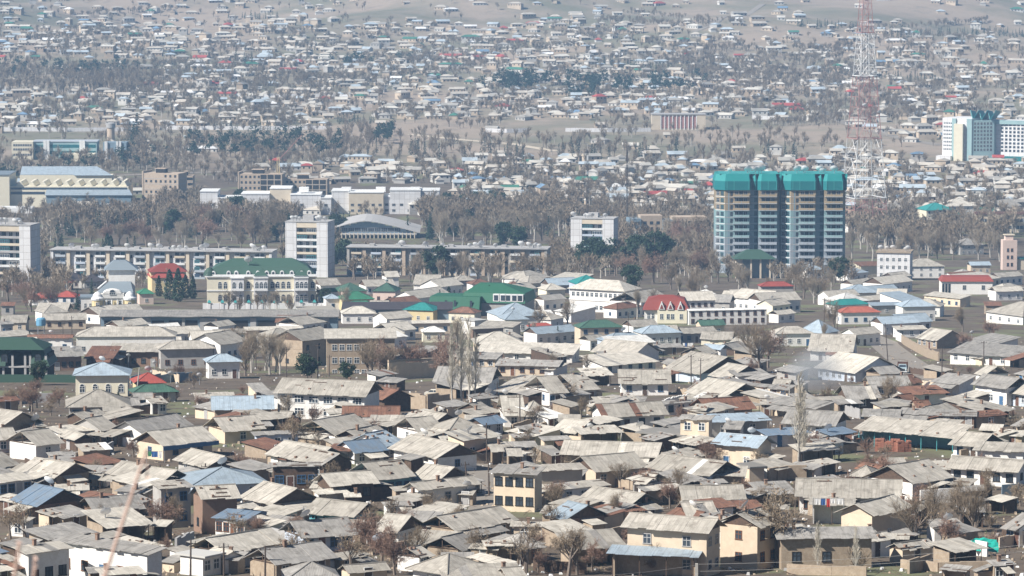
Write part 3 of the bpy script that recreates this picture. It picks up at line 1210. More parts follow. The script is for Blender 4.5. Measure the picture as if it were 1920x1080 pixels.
def thuja(seed, h, r=.2):
    rng = random.Random(seed)
    tb, cb = MB(), MB()
    tb.tube((0, 0, -.3), (0, 0, h * .8), .16, .05, 5)
    for k in range(int(700 * h / 9)):
        t = rng.random() ** 1.15
        z = h * (.03 + .95 * t)
        prof = min(1, (t + .12) * 4) * (1 - t) ** .62
        a = rng.uniform(0, 6.3)
        R_ = h * r * prof * (rng.uniform(.55, 1.05)) + .05
        R_ *= 1 + .13 * S(3 * a + 7 * t + seed)
        leafq(cb, rng, Vector((R_ * C_(a), R_ * S(a), z)), rng.uniform(.25, .5))
    return tb, cb


def pine(seed, h, w=.36, cl=34):
    rng = random.Random(seed)
    tb, cb = MB(), MB()
    tb.tube((0, 0, -.3), (0, 0, h * .55), h * .022, h * .014, 6)
    tb.tube((0, 0, h * .55), (h * .02, 0, h * .92), h * .014, .05, 5)
    for k in range(cl):
        t = rng.uniform(.28, 1)
        a = rng.uniform(0, 6.3)
        R_ = h * w * math.sin(math.pi * min(1, (1.06 - t) * 1.05 + .08) ** .8) * rng.uniform(.35, 1)
        c = Vector((R_ * C_(a), R_ * S(a), h * t * .93))
        s = Vector((0, 0, max(h * .25, c.z - R_ * .5)))
        tb.tube(s, c, h * .007, h * .003, 3)
        rr = h * rng.uniform(.10, .16)
        for q in range(90):
            o = Vector((rng.gauss(0, .5), rng.gauss(0, .5), rng.gauss(0, .33))) * rr
            leafq(cb, rng, c + o, rng.uniform(.34, .62) * h / 11)
    return tb, cb


def bush(seed, h, w):
    rng = random.Random(seed)
    tb, cb = MB(), MB()
    for k in range(16):
        d = rdir(rng, Vector((0, 0, 1)), rng.uniform(.1, .8))
        e = d * h * rng.uniform(.5, .9)
        tb.tube((0, 0, -.2), e, .035, .015, 3)
        for q in range(24):
            s = Vector((0, 0, 0)).lerp(e, rng.uniform(.3, 1))
            d2 = rdir(rng, d, rng.uniform(.2, 1.1))
            e2 = s + d2 * h * rng.uniform(.18, .42)
            o = Matrix.Rotation(rng.uniform(0, 6), 3, d2) @ d2.orthogonal().normalized() * .016
            cb.face([s - o, s + o, e2 + o, e2 - o])
    return tb, cb


TREE = {}


def reg(key, pair, bark, leaf):
    TREE[key] = (pair[0].mesh('trunk', [bark]), pair[1].mesh('crown', [leaf]))


for i in range(4):
    reg(f'bare{i}', bare(20 + i, 12, (9, 5, 5, 5, 3), .8, .24, .45, .036), m_['bark'], m_['twig'])
for i in range(2):
    reg(f'red{i}', bare(40 + i, 8, (8, 5, 5, 5, 3), 1.1, .12, .36, .042), m_['bark'], m_['twigr'])
for i in range(3):
    reg(f'grey{i}', bare(60 + i, 14, (10, 5, 5, 5, 3), .6, .33, .5, .036), m_['pbark'], m_['twigg'])
for i in range(3):
    reg(f'yard{i}', bare(80 + i, 6, (6, 4, 4, 4, 3), 1.1, .15, .34, .032, .03, .15), m_['bark'], m_['twig'])
for i in range(2):
    reg(f'poplar{i}', poplar(90 + i, 15), m_['pbark'], m_['twigp'])
    reg(f'spruce{i}', spruce(100 + i, 12, .17 + .03 * i), m_['bark'], m_['conif'])
    reg(f'thuja{i}', thuja(110 + i, 9, .2 + .03 * i), m_['bark'], m_['conif'])
    reg(f'pine{i}', pine(120 + i, 11, .34 + .05 * i), m_['bark'], m_['pine'])
    reg(f'bush{i}', bush(130 + i, 2.6, 2), m_['bark'], m_['twigr' if i else 'twig'])
HT = {'bare': 12, 'red': 8, 'grey': 14, 'yard': 6, 'poplar': 15, 'spruce': 12, 'thuja': 9, 'pine': 11, 'bush': 2.6}
TNAME = {'bare': ('bare_tree', 'tree'), 'red': ('bare_tree', 'tree'), 'grey': ('bare_tree', 'tree'), 'yard': ('fruit_tree', 'tree'), 'poplar': ('poplar_tree', 'tree'),
         'spruce': ('spruce_tree', 'tree'), 'thuja': ('cypress_tree', 'tree'), 'pine': ('pine_tree', 'tree'), 'bush': ('bare_shrub', 'shrub')}
TBASE = {'bare': 'broad leafless brown tree', 'red': 'reddish leafless round tree', 'grey': 'tall leafless grey tree', 'yard': 'small leafless yard tree',
         'poplar': 'tall slim leafless pale poplar', 'spruce': 'dark conical spruce', 'thuja': 'dense dark cypress', 'pine': 'dark green bushy pine', 'bush': 'low leafless shrub'}


def tree(kind, px, py, hpx=None, h=None, group=None, label=None, wx=1.0):
    base = kind.rstrip('0123456789')
    key = kind if kind in TREE else kind + str(RNG.randrange(sum(1 for k in TREE if k.rstrip('0123456789') == base)))
    p = hit(px, py)
    if h is None:
        h = hpx / (F / p.y)
    nm, cat = TNAME[base]
    o = thing(nm, label, cat, p, U(0, 6.28), group)
    s = h / HT[base]
    o.scale = (s * wx, s * wx, s)
    t, c = TREE[key]
    link('trunk', t, o)
    link('crown', c, o)
    if not label:
        later_label(o, TBASE[base], px, py - (hpx or h * F / p.y) / 2)
    return o


# single trees one can pick out: kind, px, py of the foot, height in px
for ln in '''
grey 858 690 108 .8
poplar0 848 752 150
poplar1 866 752 168
poplar0 879 750 172
poplar1 892 752 140
poplar1 1497 872 190
poplar0 1507 868 150
pine 577 715 52
pine 650 716 38
pine 728 700 30
pine0 820 527 66
pine1 1110 510 64
pine 1140 500 56
pine 1240 503 60
pine1 1210 510 62
pine 1098 510 46
pine 1130 513 58
pine1 1190 510 68
pine 1228 508 74
pine 1185 548 50
pine0 1575 530 48
spruce1 917 590 58
spruce0 992 644 38
spruce0 1046 644 34
spruce1 503 660 24
pine 72 722 46
spruce0 222 745 22
spruce 172 560 40
spruce 145 582 42
thuja0 298 556 40
thuja1 318 562 58
thuja0 334 566 64
thuja1 348 560 46
thuja0 362 560 44
spruce 380 506 40
red 405 520 36
pine 1262 595 14
bare 1425 700 100
bare 1405 668 70
red 1440 690 80
red 1412 715 50
bare0 1565 625 70
bare2 1805 622 62
grey1 1545 650 50
red 1810 660 40
red 1855 640 44
bare1 1665 768 72
yard 1700 752 40
yard2 1660 870 42
bush 1625 850 30
red 1210 920 40
bare3 1165 915 44
yard 1190 900 40
bare 1045 970 60
yard1 1035 1000 52
bare 1160 985 66
red 1175 975 44
yard 1250 940 44
bare1 1270 930 50
bare2 320 1005 82
red 300 1010 70
yard0 48 1018 72
yard2 20 1010 48
bare 135 915 44
yard 118 912 40
yard0 553 1060 62
yard1 580 1072 54
yard2 660 1075 66
red1 715 1062 80
red0 695 1040 74
red 740 1078 70
bare1 800 980 54
red 765 1010 50
yard 690 1010 60
yard0 905 1055 66
yard1 985 1078 90
yard2 1065 1080 84
bare 1082 1078 80
yard1 1235 1078 54
red1 1225 1078 40
bare2 1745 1012 110
bare3 1720 1028 90
red0 1700 1000 70
bare0 1800 1000 90
bare1 1830 1015 100
red1 1780 1030 60
yard 1460 1062 130
poplar1 1532 1078 110
poplar0 1605 1076 100
bare 1845 945 60
yard1 1905 960 50
yard2 1850 920 40
red 1325 880 50
red 1010 800 40
bare1 1090 785 46
red 1140 790 36
yard0 1065 760 50
yard 1030 690 34
bare0 1100 702 40
yard2 550 850 74
bare1 545 835 60
grey 540 800 66
red 700 768 36
bare2 820 790 36
red1 740 750 26
bare3 20 770 46
red0 60 772 50
yard1 95 780 40
red 110 762 36
yard2 185 985 34
red 225 985 36
bush 1215 822 14
bush1 1180 785 16
red1 845 1010 40
bush 420 970 20
yard0 1490 820 40
red 1400 930 30
yard1 1375 938 34
bare 1340 920 32
yard 1420 960 44
bush 210 780 18
red 1630 900 50
red0 1655 905 46
yard2 860 990 40
bush1 935 830 14
bare1 780 1060 70
red1 1110 1070 54
bush0 1290 1070 30
yard0 620 905 40
yard1 470 815 50
bare 375 720 34
red1 335 712 36
grey 1000 640 40
bare3 1065 615 56
bare0 1010 620 50
grey1 1195 600 64
bare2 1225 590 60
grey2 545 600 56
bare 440 655 46
spruce0 90 665 26
bare1 245 640 36
yard 115 610 26
spruce 56 655 36
grey0 650 590 56
grey 545 590 30
'''.strip().splitlines():
    w = ln.split()
    tree(w[0], float(w[1]), float(w[2]), float(w[3]) * (1.2 if float(w[2]) > 870 and w[0][:4] in ('bare', 'red', 'yard', 'red0', 'red1') else 1), wx=float(w[4]) if len(w) > 4 else 1.0)

# groves: count, kinds, px box (of the feet), height range in metres, one label for trees nothing tells apart
GROVES = [
    (46, 'bare grey grey red', (95, 545, 425, 474), (10, 20), 'leafless brown tree in the grove behind the long balconied apartment block', 'grove behind the long apartment block'),
    (40, 'bare grey grey', (800, 1065, 425, 470), (10, 20), 'leafless tree in the grove behind the darker apartment block', 'grove behind the darker apartment block'),
    (22, 'bare grey red', (1160, 1350, 445, 535), (12, 17), 'leafless tree in the thicket left of the twin teal-topped towers', 'thicket left of the towers'),
    (18, 'bare grey bare', (1255, 1560, 540, 570), (7, 12), 'pale leafless tree standing below the twin teal-topped towers', 'trees below the towers'),
    (26, 'grey bare grey', (1590, 1880, 455, 500), (12, 17), 'tall leafless tree in the row right of the twin teal-topped towers', 'row right of the towers'),
    (14, 'bare bare red', (-10, 130, 535, 585), (7, 11), 'dark leafless tree in the yard left of the domed yellow villa', 'yard left of the domed villa'),
    (12, 'red red bare', (650, 850, 690, 712), (7, 10), 'russet leafless tree before the grey three-storey block', 'trees before the three-storey block'),
    (8, 'grey grey bare', (450, 530, 690, 712), (9, 12), 'pale leafless tree left of the dark pine above the long white house', 'trees left of the dark pine'),
    (10, 'bare red', (60, 260, 395, 440), (7, 11), 'leafless tree below the saw-tooth factory', 'trees below the factory'),
    (7, 'bare grey', (395, 600, 568, 592), (6, 9), 'leafless tree in front of the green-roofed mansion', 'trees before the mansion'),
    (18, 'bare grey', (655, 1030, 518, 530), (9, 14), 'leafless tree in front of the darker apartment block', 'trees before the darker apartment block'),
    (7, 'red red yard', (0, 130, 745, 790), (4, 6), 'reddish yard tree left of the beige hipped house', 'yard trees at the left'),
    (14, 'spruce pine spruce', (130, 540, 428, 455), (9, 14), 'dark conifer standing within the grove behind the long apartment block', 'conifers within the grove'),
    (7, 'pine spruce', (820, 1040, 430, 470), (9, 13), 'dark conifer within the grove behind the darker apartment block', 'conifers in the second grove'),
    (8, 'spruce thuja pine', (590, 960, 570, 590), (5, 8), 'small dark conifer among the roofs right of the mansion', 'small conifers right of the mansion'),
    (6, 'spruce', (100, 135, 440, 505), (10, 14), 'dark spruce between the white tower block and the long apartment block', 'spruces beside the long block'),
    (5, 'spruce thuja', (185, 260, 474, 482), (9, 11), 'dark pointed conifer rising right behind the long apartment block', 'conifers behind the long block'),
    (7, 'pine spruce', (620, 655, 440, 515), (11, 14), 'dark conifer right of the middle white tower block', 'conifers right of the white tower block'),
    (4, 'spruce', (800, 812, 436, 452), (12, 15), 'slim dark spruce right of the arched market hall', 'spruces by the market hall'),
    (12, 'pine spruce', (430, 560, 385, 445), (8, 13), 'dark conifer in the grove below the long white complex', 'conifers below the white complex'),
    (9, 'pine', (660, 945, 385, 400), (8, 12), 'dark pine before the long white complex', 'pines before the white complex'),
]
for n, kinds, (xa, xb, ya, yb), (h0, h1), lab, grp in GROVES:
    ks = kinds.split()
    for i in range(n):
        tree(ks[i % len(ks)], U(xa, xb), U(ya, yb), None, U(h0, h1), grp, lab)

# ------------------------------------------------------------------ landmark buildings
class Site:
    """local frame of a building: x to the right, y away from the viewer, z up, origin on the ground"""
    def __init__(s, name, label, cat, px, py, rz=0, group=None, r=12):
        s.p = hit(px, py)
        s.k = F / s.p.y          # pixels per metre there
        s.o = thing(name, label, cat, s.p, rz, group)
        OCC.append((s.p.x, s.p.y + r * .6, r))

    def part(s, name, mats, fn):
        b = MB()
        fn(b)
        return b.build(name, mats, s.o)

    def box(s, name, mat, *a):
        return s.part(name, mat, lambda b: b.box(*a))

    def wins(s, xs, y, zs, rz=0, **k):
        for z in zs:
            for x in xs:
                win(s.o, x, y, z, rz, **k)


def lin(a, b, n):
    return [a + (b - a) * (i + .5) / n for i in range(n)]


def tower(px0, label):
    """one of the two high-rise blocks with a teal crown"""
    t = Site('residential_tower', label, 'tower block', px0, 512, 0, 'twin teal-topped towers', 20)
    W_ = 121 / t.k                       # width on the picture
    H_ = 38.5
    fl = 3.15
    nf = int(H_ / fl)
    L1, R1 = W_ * .19, W_ * .53          # bay with balconies, recess, second bay
    L2, R2 = W_ * .66, W_ * .95
    D_ = 20
    plan = [(0, 4), (L1 - 1.5, .0), (R1, .0), (R1, 3.2), (L2, 3.2), (L2, 0), (R2, 0), (R2, 3), (W_, 5), (W_, D_), (0, D_)]
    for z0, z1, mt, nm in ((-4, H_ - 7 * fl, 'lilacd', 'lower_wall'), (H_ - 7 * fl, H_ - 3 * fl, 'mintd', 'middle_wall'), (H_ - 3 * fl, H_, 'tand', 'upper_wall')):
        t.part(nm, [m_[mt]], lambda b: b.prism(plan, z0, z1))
    t.part('shade_blue_wall', [m_['slate']], lambda b: (b.box(R1 + .05, L2 - .05, 2.9, 3.3, -3, H_), b.box(W_ - .02, W_ + .12, 5.2, D_ - .1, -3, H_)))  # slate blue paints in the shade of the recess and right side
    # crown: overhanging metal-clad storeys with a bevelled top
    def crown(b):
        for x0, x1, y0 in ((-.6, R1 + .5, -.8), (L2 - .5, R2 + .5, -.8), (R1 + .4, L2 - .4, .9), (R2 + .2, W_ + .5, 1.4)):
            c = 1.6
            big = (x0 == -.6)
            yb = D_ + .6
            pl = [(x0, y0 + (4.2 if big else c)), (x0 + (L1 - 1 if big else c), y0), (x1 - .8, y0), (x1, y0 + .8), (x1, yb), (x0, yb)]
            i = .9
            up = [(x0 + i, y0 + (4.2 if big else c) + i), (x0 + (L1 - 1 if big else c) + i * .5, y0 + 1.3), (x1 - .8 - i * .4, y0 + 1.3), (x1 - i, y0 + .8 + i), (x1 - i, yb - i), (x0 + i, yb - i)]
            dz = 0 if y0 < 0 else -.04
            b.prism(pl, H_ + .02 + dz, H_ + 4.2 + dz, 1)
            b.prism(pl, H_ + 4.2 + dz, H_ + 7.4 + dz, 0, up)
    t.part('crown', [m_['teal'], m_['teald']], crown)
    t.part('crown_rib', [m_['teall']], lambda b: [b.box(x - .16, x + .16, -.92, -.5, H_ + .1, H_ + 4.3) for x in (L1 - .6, L1 + 2.6, R1 - .6, L2 + 1, L2 + 4.4, R2 - .4)])
    t.part('roof', [m_['teall']], lambda b: b.box(1.6, W_ - .8, 2, D_ - .6, H_ + 7.3, H_ + 7.55))
    par = MB()
    wb = L1 + .2
    def para(w):
        b = MB()
        b.box(-w / 2, w / 2, -1.5, -1.38, 0, 1.0, 0)
        b.box(-w / 2, -w / 2 + .12, -1.38, 0, 0, 1.0, 0)
        b.box(w / 2 - .12, w / 2, -1.38, 0, 0, 1.0, 0)
        b.box(-w / 2 - .1, w / 2 + .1, -1.55, 0, -.22, 0, 1)
        b.box(-.08, .08, -1.56, -1.5, .0, 1.06, 1)
        return b
    for x0, x1 in ((L1 + 2.2, R1 - .5), (L2 + .3, R2 - .2)):
        ms = {k: para(x1 - x0).mesh('balcony', [m_[k], m_['lilac']]) for k in ('tan', 'mint', 'lilac')}
        for f in range(1, nf):
            z = H_ - fl * (f + .0) + .25
            k = 'tan' if f <= 3 else ('mint' if f <= 7 else 'lilac')
            link('balcony', ms[k], t.o, ((x0 + x1) / 2, 0, z))
            for q in (.22, .5, .78):
                win(t.o, x0 + (x1 - x0) * q, 0, z + 1.45, 0, 1.7, 1.9, 3 if q == .5 else 5, 2, 1)
    # glazed strips in the recess, on the splayed left corner and along the right side
    for f in range(1, nf):
        z = H_ - fl * f + 1.6
        win(t.o, (R1 + L2) / 2 + .9, 2.9, z, 0, 1.6, 2.0, 6)
        win(t.o, L1 - .6, .22, z, -.25, 1.3, 1.9, 3)
        a = math.atan2(-4, L1 - 1.5)
        for q in (.25, .7):
            win(t.o, (L1 - 1.5) * q, 4 * (1 - q), z, a, 1.9, 2.0, 6 if q > .5 else 5)
        if f % 2:
            win(t.o, W_ + .12, 8, z, math.pi / 2, 1.5, 1.7, 0)
    t.part('floor_band', [m_['lilac']], lambda b: [b.box(R1 + .02, L2 - .02, 2.72, 2.9, H_ - fl * f, H_ - fl * f + .22) for f in range(1, nf)])
    t.part('facade_band', [m_['grey'], m_['slate']], lambda b: [(b.box(L1 - 1.4, R1 - .02, -.07, .05, H_ - fl * f - .1, H_ - fl * f + .16, 0), b.box(L2 + .02, R2 - .02, -.07, .05, H_ - fl * f - .1, H_ - fl * f + .16, 0), b.box(L1 - .1, L1 + .5, -.04, .04, H_ - fl * f + .2, H_ - fl * f + 2.9, 1)) for f in range(1, nf)])
    for f in range(1, nf):
        win(t.o, L1 + 1.5, 0, H_ - fl * f + 1.6, 0, 1.2, 1.9, 3, 1, 2)
    t.part('corner_band', [m_['white']], lambda b: [b.prism([(-.1, 4.0), (L1 - 1.6, -.12), (L1 - 1.5, .04), (0, 4.2)], H_ - fl * f, H_ - fl * f + .25) for f in range(1, nf)])
    for k in range(7):
        dish(t.o, U(3, W_ - 3), U(3, 8), H_ + 7.5, U(2, 3.2), U(-.4, .4))
    return t


tower(1342, 'left of the two high towers, teal crown, tan and mint balconies, round glazed left corner')
tower(1465, 'right of the two high towers, teal crown, tan and mint balconies, beside the lattice mast')


def hotel():
    t = Site('hotel', 'white and mint nine-storey hotel block with folded teal roof caps at the right edge', 'hotel', 1764, 300, -.4, None, 40)
    k = t.k
    X = lambda px: (px - 1764) / k / C_(.4)
    Z = lambda py: (300 - py) / k
    ztop = Z(224)
    a, b_, c = X(1764), X(1819), X(1852)
    t.part('left_wing', [m_['bldgw']], lambda b: b.prism([(a, 3), (b_, 0), (b_ + 8, 26), (a + 5, 26)], -2, ztop + 1.2))
    t.part('mint_panel', [m_['mint']], lambda b: (b.box(X(1783), X(1790), .4, 2.2, 0, ztop + .9), b.box(X(1810), X(1819) - .05, -.25, 1, 0, ztop + .9)))
    t.part('stair_tower', [WALL['i']], lambda b: b.box(X(1789), X(1805), -3.2, 2, -2, Z(231)))
    t.part('shaded_flank', [m_['mint']], lambda b: b.prism([(b_ + .03, .4), (c, 9), (c, 22), (b_ + .5, 22)], -2, ztop - .2))
    t.part('right_wing', [m_['bldgw']], lambda b: b.prism([(c, 14), (X(1912), 12.4), (X(1912), 28), (c, 28)], -2, Z(225)))
    t.part('end_panel', [m_['mint'], m_['teald']], lambda b: (b.box(X(1911), X(1913), 12.2, 14, -1, Z(226)), b.prism([(X(1913), 13), (X(1925), 17), (X(1925), 28), (X(1913), 28)], -2, Z(230), 1)))
    t.box('attic_band', m_['mint'], c + .4, X(1911), 12.15, 12.8, Z(232), Z(224.6))
    t.box('base_band', m_['teald'], c + 1, X(1911), 11.6, 13.4, -1, Z(292))
    for z in lin(Z(283), Z(227), 8):
        for x in lin(X(1766), X(1782), 5):
            win(t.o, x, 3 - (x - a) / (b_ - a) * 3 - .02, z, -.15, .75, 1.0, 3, 1, 1)
        for q in lin(.06, .94, 6):
            win(t.o, b_ + (c - b_) * q, .4 + 8.6 * q, z, math.atan2(8.6, c - b_), 1.5, 1.7, 5)
        for x in lin(X(1860), X(1911), 7):
            win(t.o, x, 12.3 + (X(1912) - x) * .07, z - .8, 0, 1.7, 1.5, 3, 1, 1)
    def caps(b):
        for x0, y0 in ((X(1812), 6), (X(1826), 8), (X(1840), 10)):
            w = X(1840) - X(1826)
            z = ztop + .3
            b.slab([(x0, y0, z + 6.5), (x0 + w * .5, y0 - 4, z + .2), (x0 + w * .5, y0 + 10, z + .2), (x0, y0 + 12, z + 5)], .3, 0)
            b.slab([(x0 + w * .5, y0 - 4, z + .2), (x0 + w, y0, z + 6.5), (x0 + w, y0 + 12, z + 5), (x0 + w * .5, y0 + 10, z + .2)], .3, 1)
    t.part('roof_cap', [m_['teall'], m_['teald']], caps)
    t.box('podium', m_['bldgw'], X(1758), X(1784), -4, 4, -2, 3.2)


hotel()


def mast():
    t = Site('lattice_mast', 'tall red and white lattice radio mast right of the twin towers', 'mast', 1619, 436, .32, None, 12)
    k = t.k
    W = lambda z: 10.2 * (1 - z / 172) ** 1.12 + .4          # half width
    lev = [(0, 20, 'red'), (20, 53, 'mwhite'), (53, 88, 'red'), (88, 112, 'mwhite'), (112, 158, 'red')]
    for z0, z1, cl in lev:
        b = MB()
        n = max(3, int((z1 - z0) / (9 if z0 < 60 else 6)))
        for i in range(n):
            a, c = z0 + (z1 - z0) * i / n, z0 + (z1 - z0) * (i + 1) / n
            P = lambda z: [Vector((sx * W(z), sy * W(z), z)) for sx, sy in ((-1, -1), (1, -1), (1, 1), (-1, 1))]
            A, B_ = P(a), P(c)
            th = .23 if z0 < 60 else .16
            for j in range(4):
                q = (j + 1) % 4
                b.tube(A[j], B_[j], th, th, 4)
                b.tube(B_[j], B_[q], th * .6, th * .6, 4)
                b.tube(A[j], (B_[j] + B_[q]) / 2, th * .55, th * .55, 3)
                b.tube(A[q], (B_[j] + B_[q]) / 2, th * .55, th * .55, 3)
                b.tube((A[j] + B_[j]) / 2, (A[q] + B_[q]) / 2, th * .4, th * .4, 3)
        r = 1.5
        for sx, sy in ((-1, -1), (1, -1), (1, 1), (-1, 1)):
            b.tube((sx * r, sy * r, z0), (sx * r, sy * r, z1), .09, .09, 3)
        m = int((z1 - z0) / 3)
        for i in range(m):
            a, c = z0 + (z1 - z0) * i / m, z0 + (z1 - z0) * (i + 1) / m
            b.tube((-r, -r, a), (r, -r, c), .06, .06, 3)
            b.tube((r, r, a), (-r, r, c), .06, .06, 3)
        b.build('mast_section', [m_[cl]], t.o)
        if z0 > 0:
            w = W(z0) + .5
            b = MB()
            b.box(-w, w, -w, -w + .8, z0 - .15, z0 + .15)
            b.box(-w, w, w - .8, w, z0 - .15, z0 + .15)
            b.box(-w, -w + .8, -w + .8, w - .8, z0 - .15, z0 + .15)
            b.box(w - .8, w, -w + .8, w - .8, z0 - .15, z0 + .15)
            b.build('platform', [m_[cl]], t.o)
    for z, a in ((66, .3), (70, 2), (88, .8), (101, 4)):
        dish(t.o, W(z) * C_(a), -W(z), z, 2.4, U(-.6, .6))


mast()


def nine(px, py, label, wpx, hpx):
    """white nine-storey block: blind side panels and a recessed stack of balconies"""
    t = Site('apartment_block', label, 'apartment block', px, py, -.2, 'white nine-storey blocks', 14)
    w = wpx / t.k
    H_ = hpx / t.k
    h = w / 2
    a, c = -h + w * .26, h - w * .26
    t.part('wall', [m_['bldgw']], lambda b: (b.box(-h, a, 0, 13, -2, H_), b.box(c, h, 0, 13, -2, H_), b.box(a, c, 2.4, 13, -2, H_ - .02)))
    t.part('parapet', [m_['sand']], lambda b: b.box(a + .01, c - .01, .1, 2.4, H_ - 2.4, H_ - .05))
    t.part('roof', [m_['grey']], lambda b: (b.box(-h - .2, h + .2, -.2, 13.2, H_, H_ + .35), b.box(-3, 2, 5, 9, H_ + .35, H_ + 2.6)))
    fl = 3.0
    n = int((H_ - 2.4) / fl)
    bm = MB()
    bm.box(a + .02, c - .02, .15, .3, 0, 1.0)
    bm.box(a + .02, c - .02, .3, 2.35, -.15, .02)
    ms = [bm.mesh('balcony', [x]) for x in (m_['white'], m_['sand'], m_['grey'], WALL['b'])]
    for f in range(n):
        z = H_ - 2.4 - fl * (f + 1)
        link('balcony', RNG.choice(ms), t.o, (0, 0, z))
        for x in lin(a, c, 3):
            win(t.o, x, 2.4, z + 1.6, 0, 1.7, 1.7, RNG.choice([0, 0, 3, 4]), 2, 1)
        if RNG.random() < .6:     # a loggia glazed in by its owner
            x = RNG.choice([a + (c - a) * .27, a + (c - a) * .73])
            win(t.o, x, .3, z + 1.75, 0, (c - a) * .46, 1.5, RNG.choice([0, 0, 4]), 4, 1, name='glazed_loggia')
        for y in (4, 9):
            win(t.o, -h, y, z + 1.6, -math.pi / 2, 1.5, 1.4, 0)
    for k in range(6):
        dish(t.o, U(-h + 1, h - 1), U(.6, 2.5), H_ + .35, U(1.7, 2.6), U(-.4, .4))


nine(18, 540, 'white nine-storey block with cluttered balconies cut by the left edge of the picture', 84, 118)
nine(575, 520, 'white nine-storey block right of the long balconied apartment block, dishes on top', 82, 104)
nine(1110, 500, 'white nine-storey block half hidden by bare trees, in the middle of the picture', 82, 90)


def slab_block(x0, x1, py, label, light):
    t = Site('apartment_block', label, 'apartment block', x0, py, -.12, 'long four-storey blocks', 20)
    k = t.k
    w = (x1 - x0) / k
    H_ = 12.6
    OCC.append((t.p.x + w / 2, t.p.y + 6, 18))
    OCC.append((t.p.x + w * .85, t.p.y + 6, 18))
    wm = [m_['bldgw'] if light else WALL['y']]
    pil = m_['sand'] if light else m_['rawb']
    t.part('wall', wm, lambda b: (b.box(0, w, 1.5, 13, -3, H_), b.box(-.4, .8, 0, 13.2, -3, H_ + .1), b.box(w - .8, w + .4, 0, 13.2, -3, H_ + .1)))
    t.part('roof', [m_['grey']], lambda b: (b.box(-.8, w + .8, -.6, 13.6, H_ + .12, H_ + .5), [b.box(x, x + 2.5, 5, 8, H_ + .5, H_ + 1.5) for x in lin(3, w - 3, 7)]))
    n = int(w / 9)
    bay = w / n
    bm = MB()
    bw = bay * .52
    bm.box(-bw / 2, bw / 2, 0, .12, 0, 1.0, 0)
    bm.box(-bw / 2, bw / 2, .12, 1.5, -.15, .02, 1)
    bm.box(-bw / 2, -bw / 2 + .1, .12, 1.5, 0, 1.0, 0)
    bm.box(bw / 2 - .1, bw / 2, .12, 1.5, 0, 1.0, 0)
    tints = (m_['white'], m_['white'], m_['lilac'], WALL['b'], m_['sand'])
    ms = [bm.mesh('balcony', [x, m_['grey']]) for x in tints]
    for i in range(n):
        xc = .6 + bay * (i + .36)
        t.box('pilaster', pil, .8 + bay * (i + .66), .8 + bay * (i + .66) + 1.5, .35, 1.52, -3, H_ - .05)
        for f in range(4):
            z = f * 3.1 + .35
            link('balcony', RNG.choice(ms), t.o, (xc, .35, z))
            for s_ in (-1, 1):
                win(t.o, xc + s_ * bw * .25, 1.5, z + 1.6, 0, bw * .4, 1.6, RNG.choice([0, 3, 4, 0]), 3, 1)
            if RNG.random() < .4:
                win(t.o, xc + RNG.choice((-1, 1)) * bw * .25, .42, z + 1.7, 0, bw * .48, 1.35, RNG.choice([0, 4, 0, 1]), 4, 1, name='glazed_loggia')
            if f and i % 2:
                win(t.o, .8 + bay * (i + .9), 1.5, z + .4, 0, 1.0, 1.2, 3, 1, 1)
    for j in range(16 if light else 14):
        dish(t.o, U(1, w - 1), U(0, 3), H_ + .5, U(1.6, 2.9), U(-.5, .5))


slab_block(97, 516, 522, 'long pale four-storey block with cream pilasters and many roof dishes', True)
slab_block(652, 1028, 516, 'long shabby tan four-storey block behind bare trees, dishes along its roof', False)


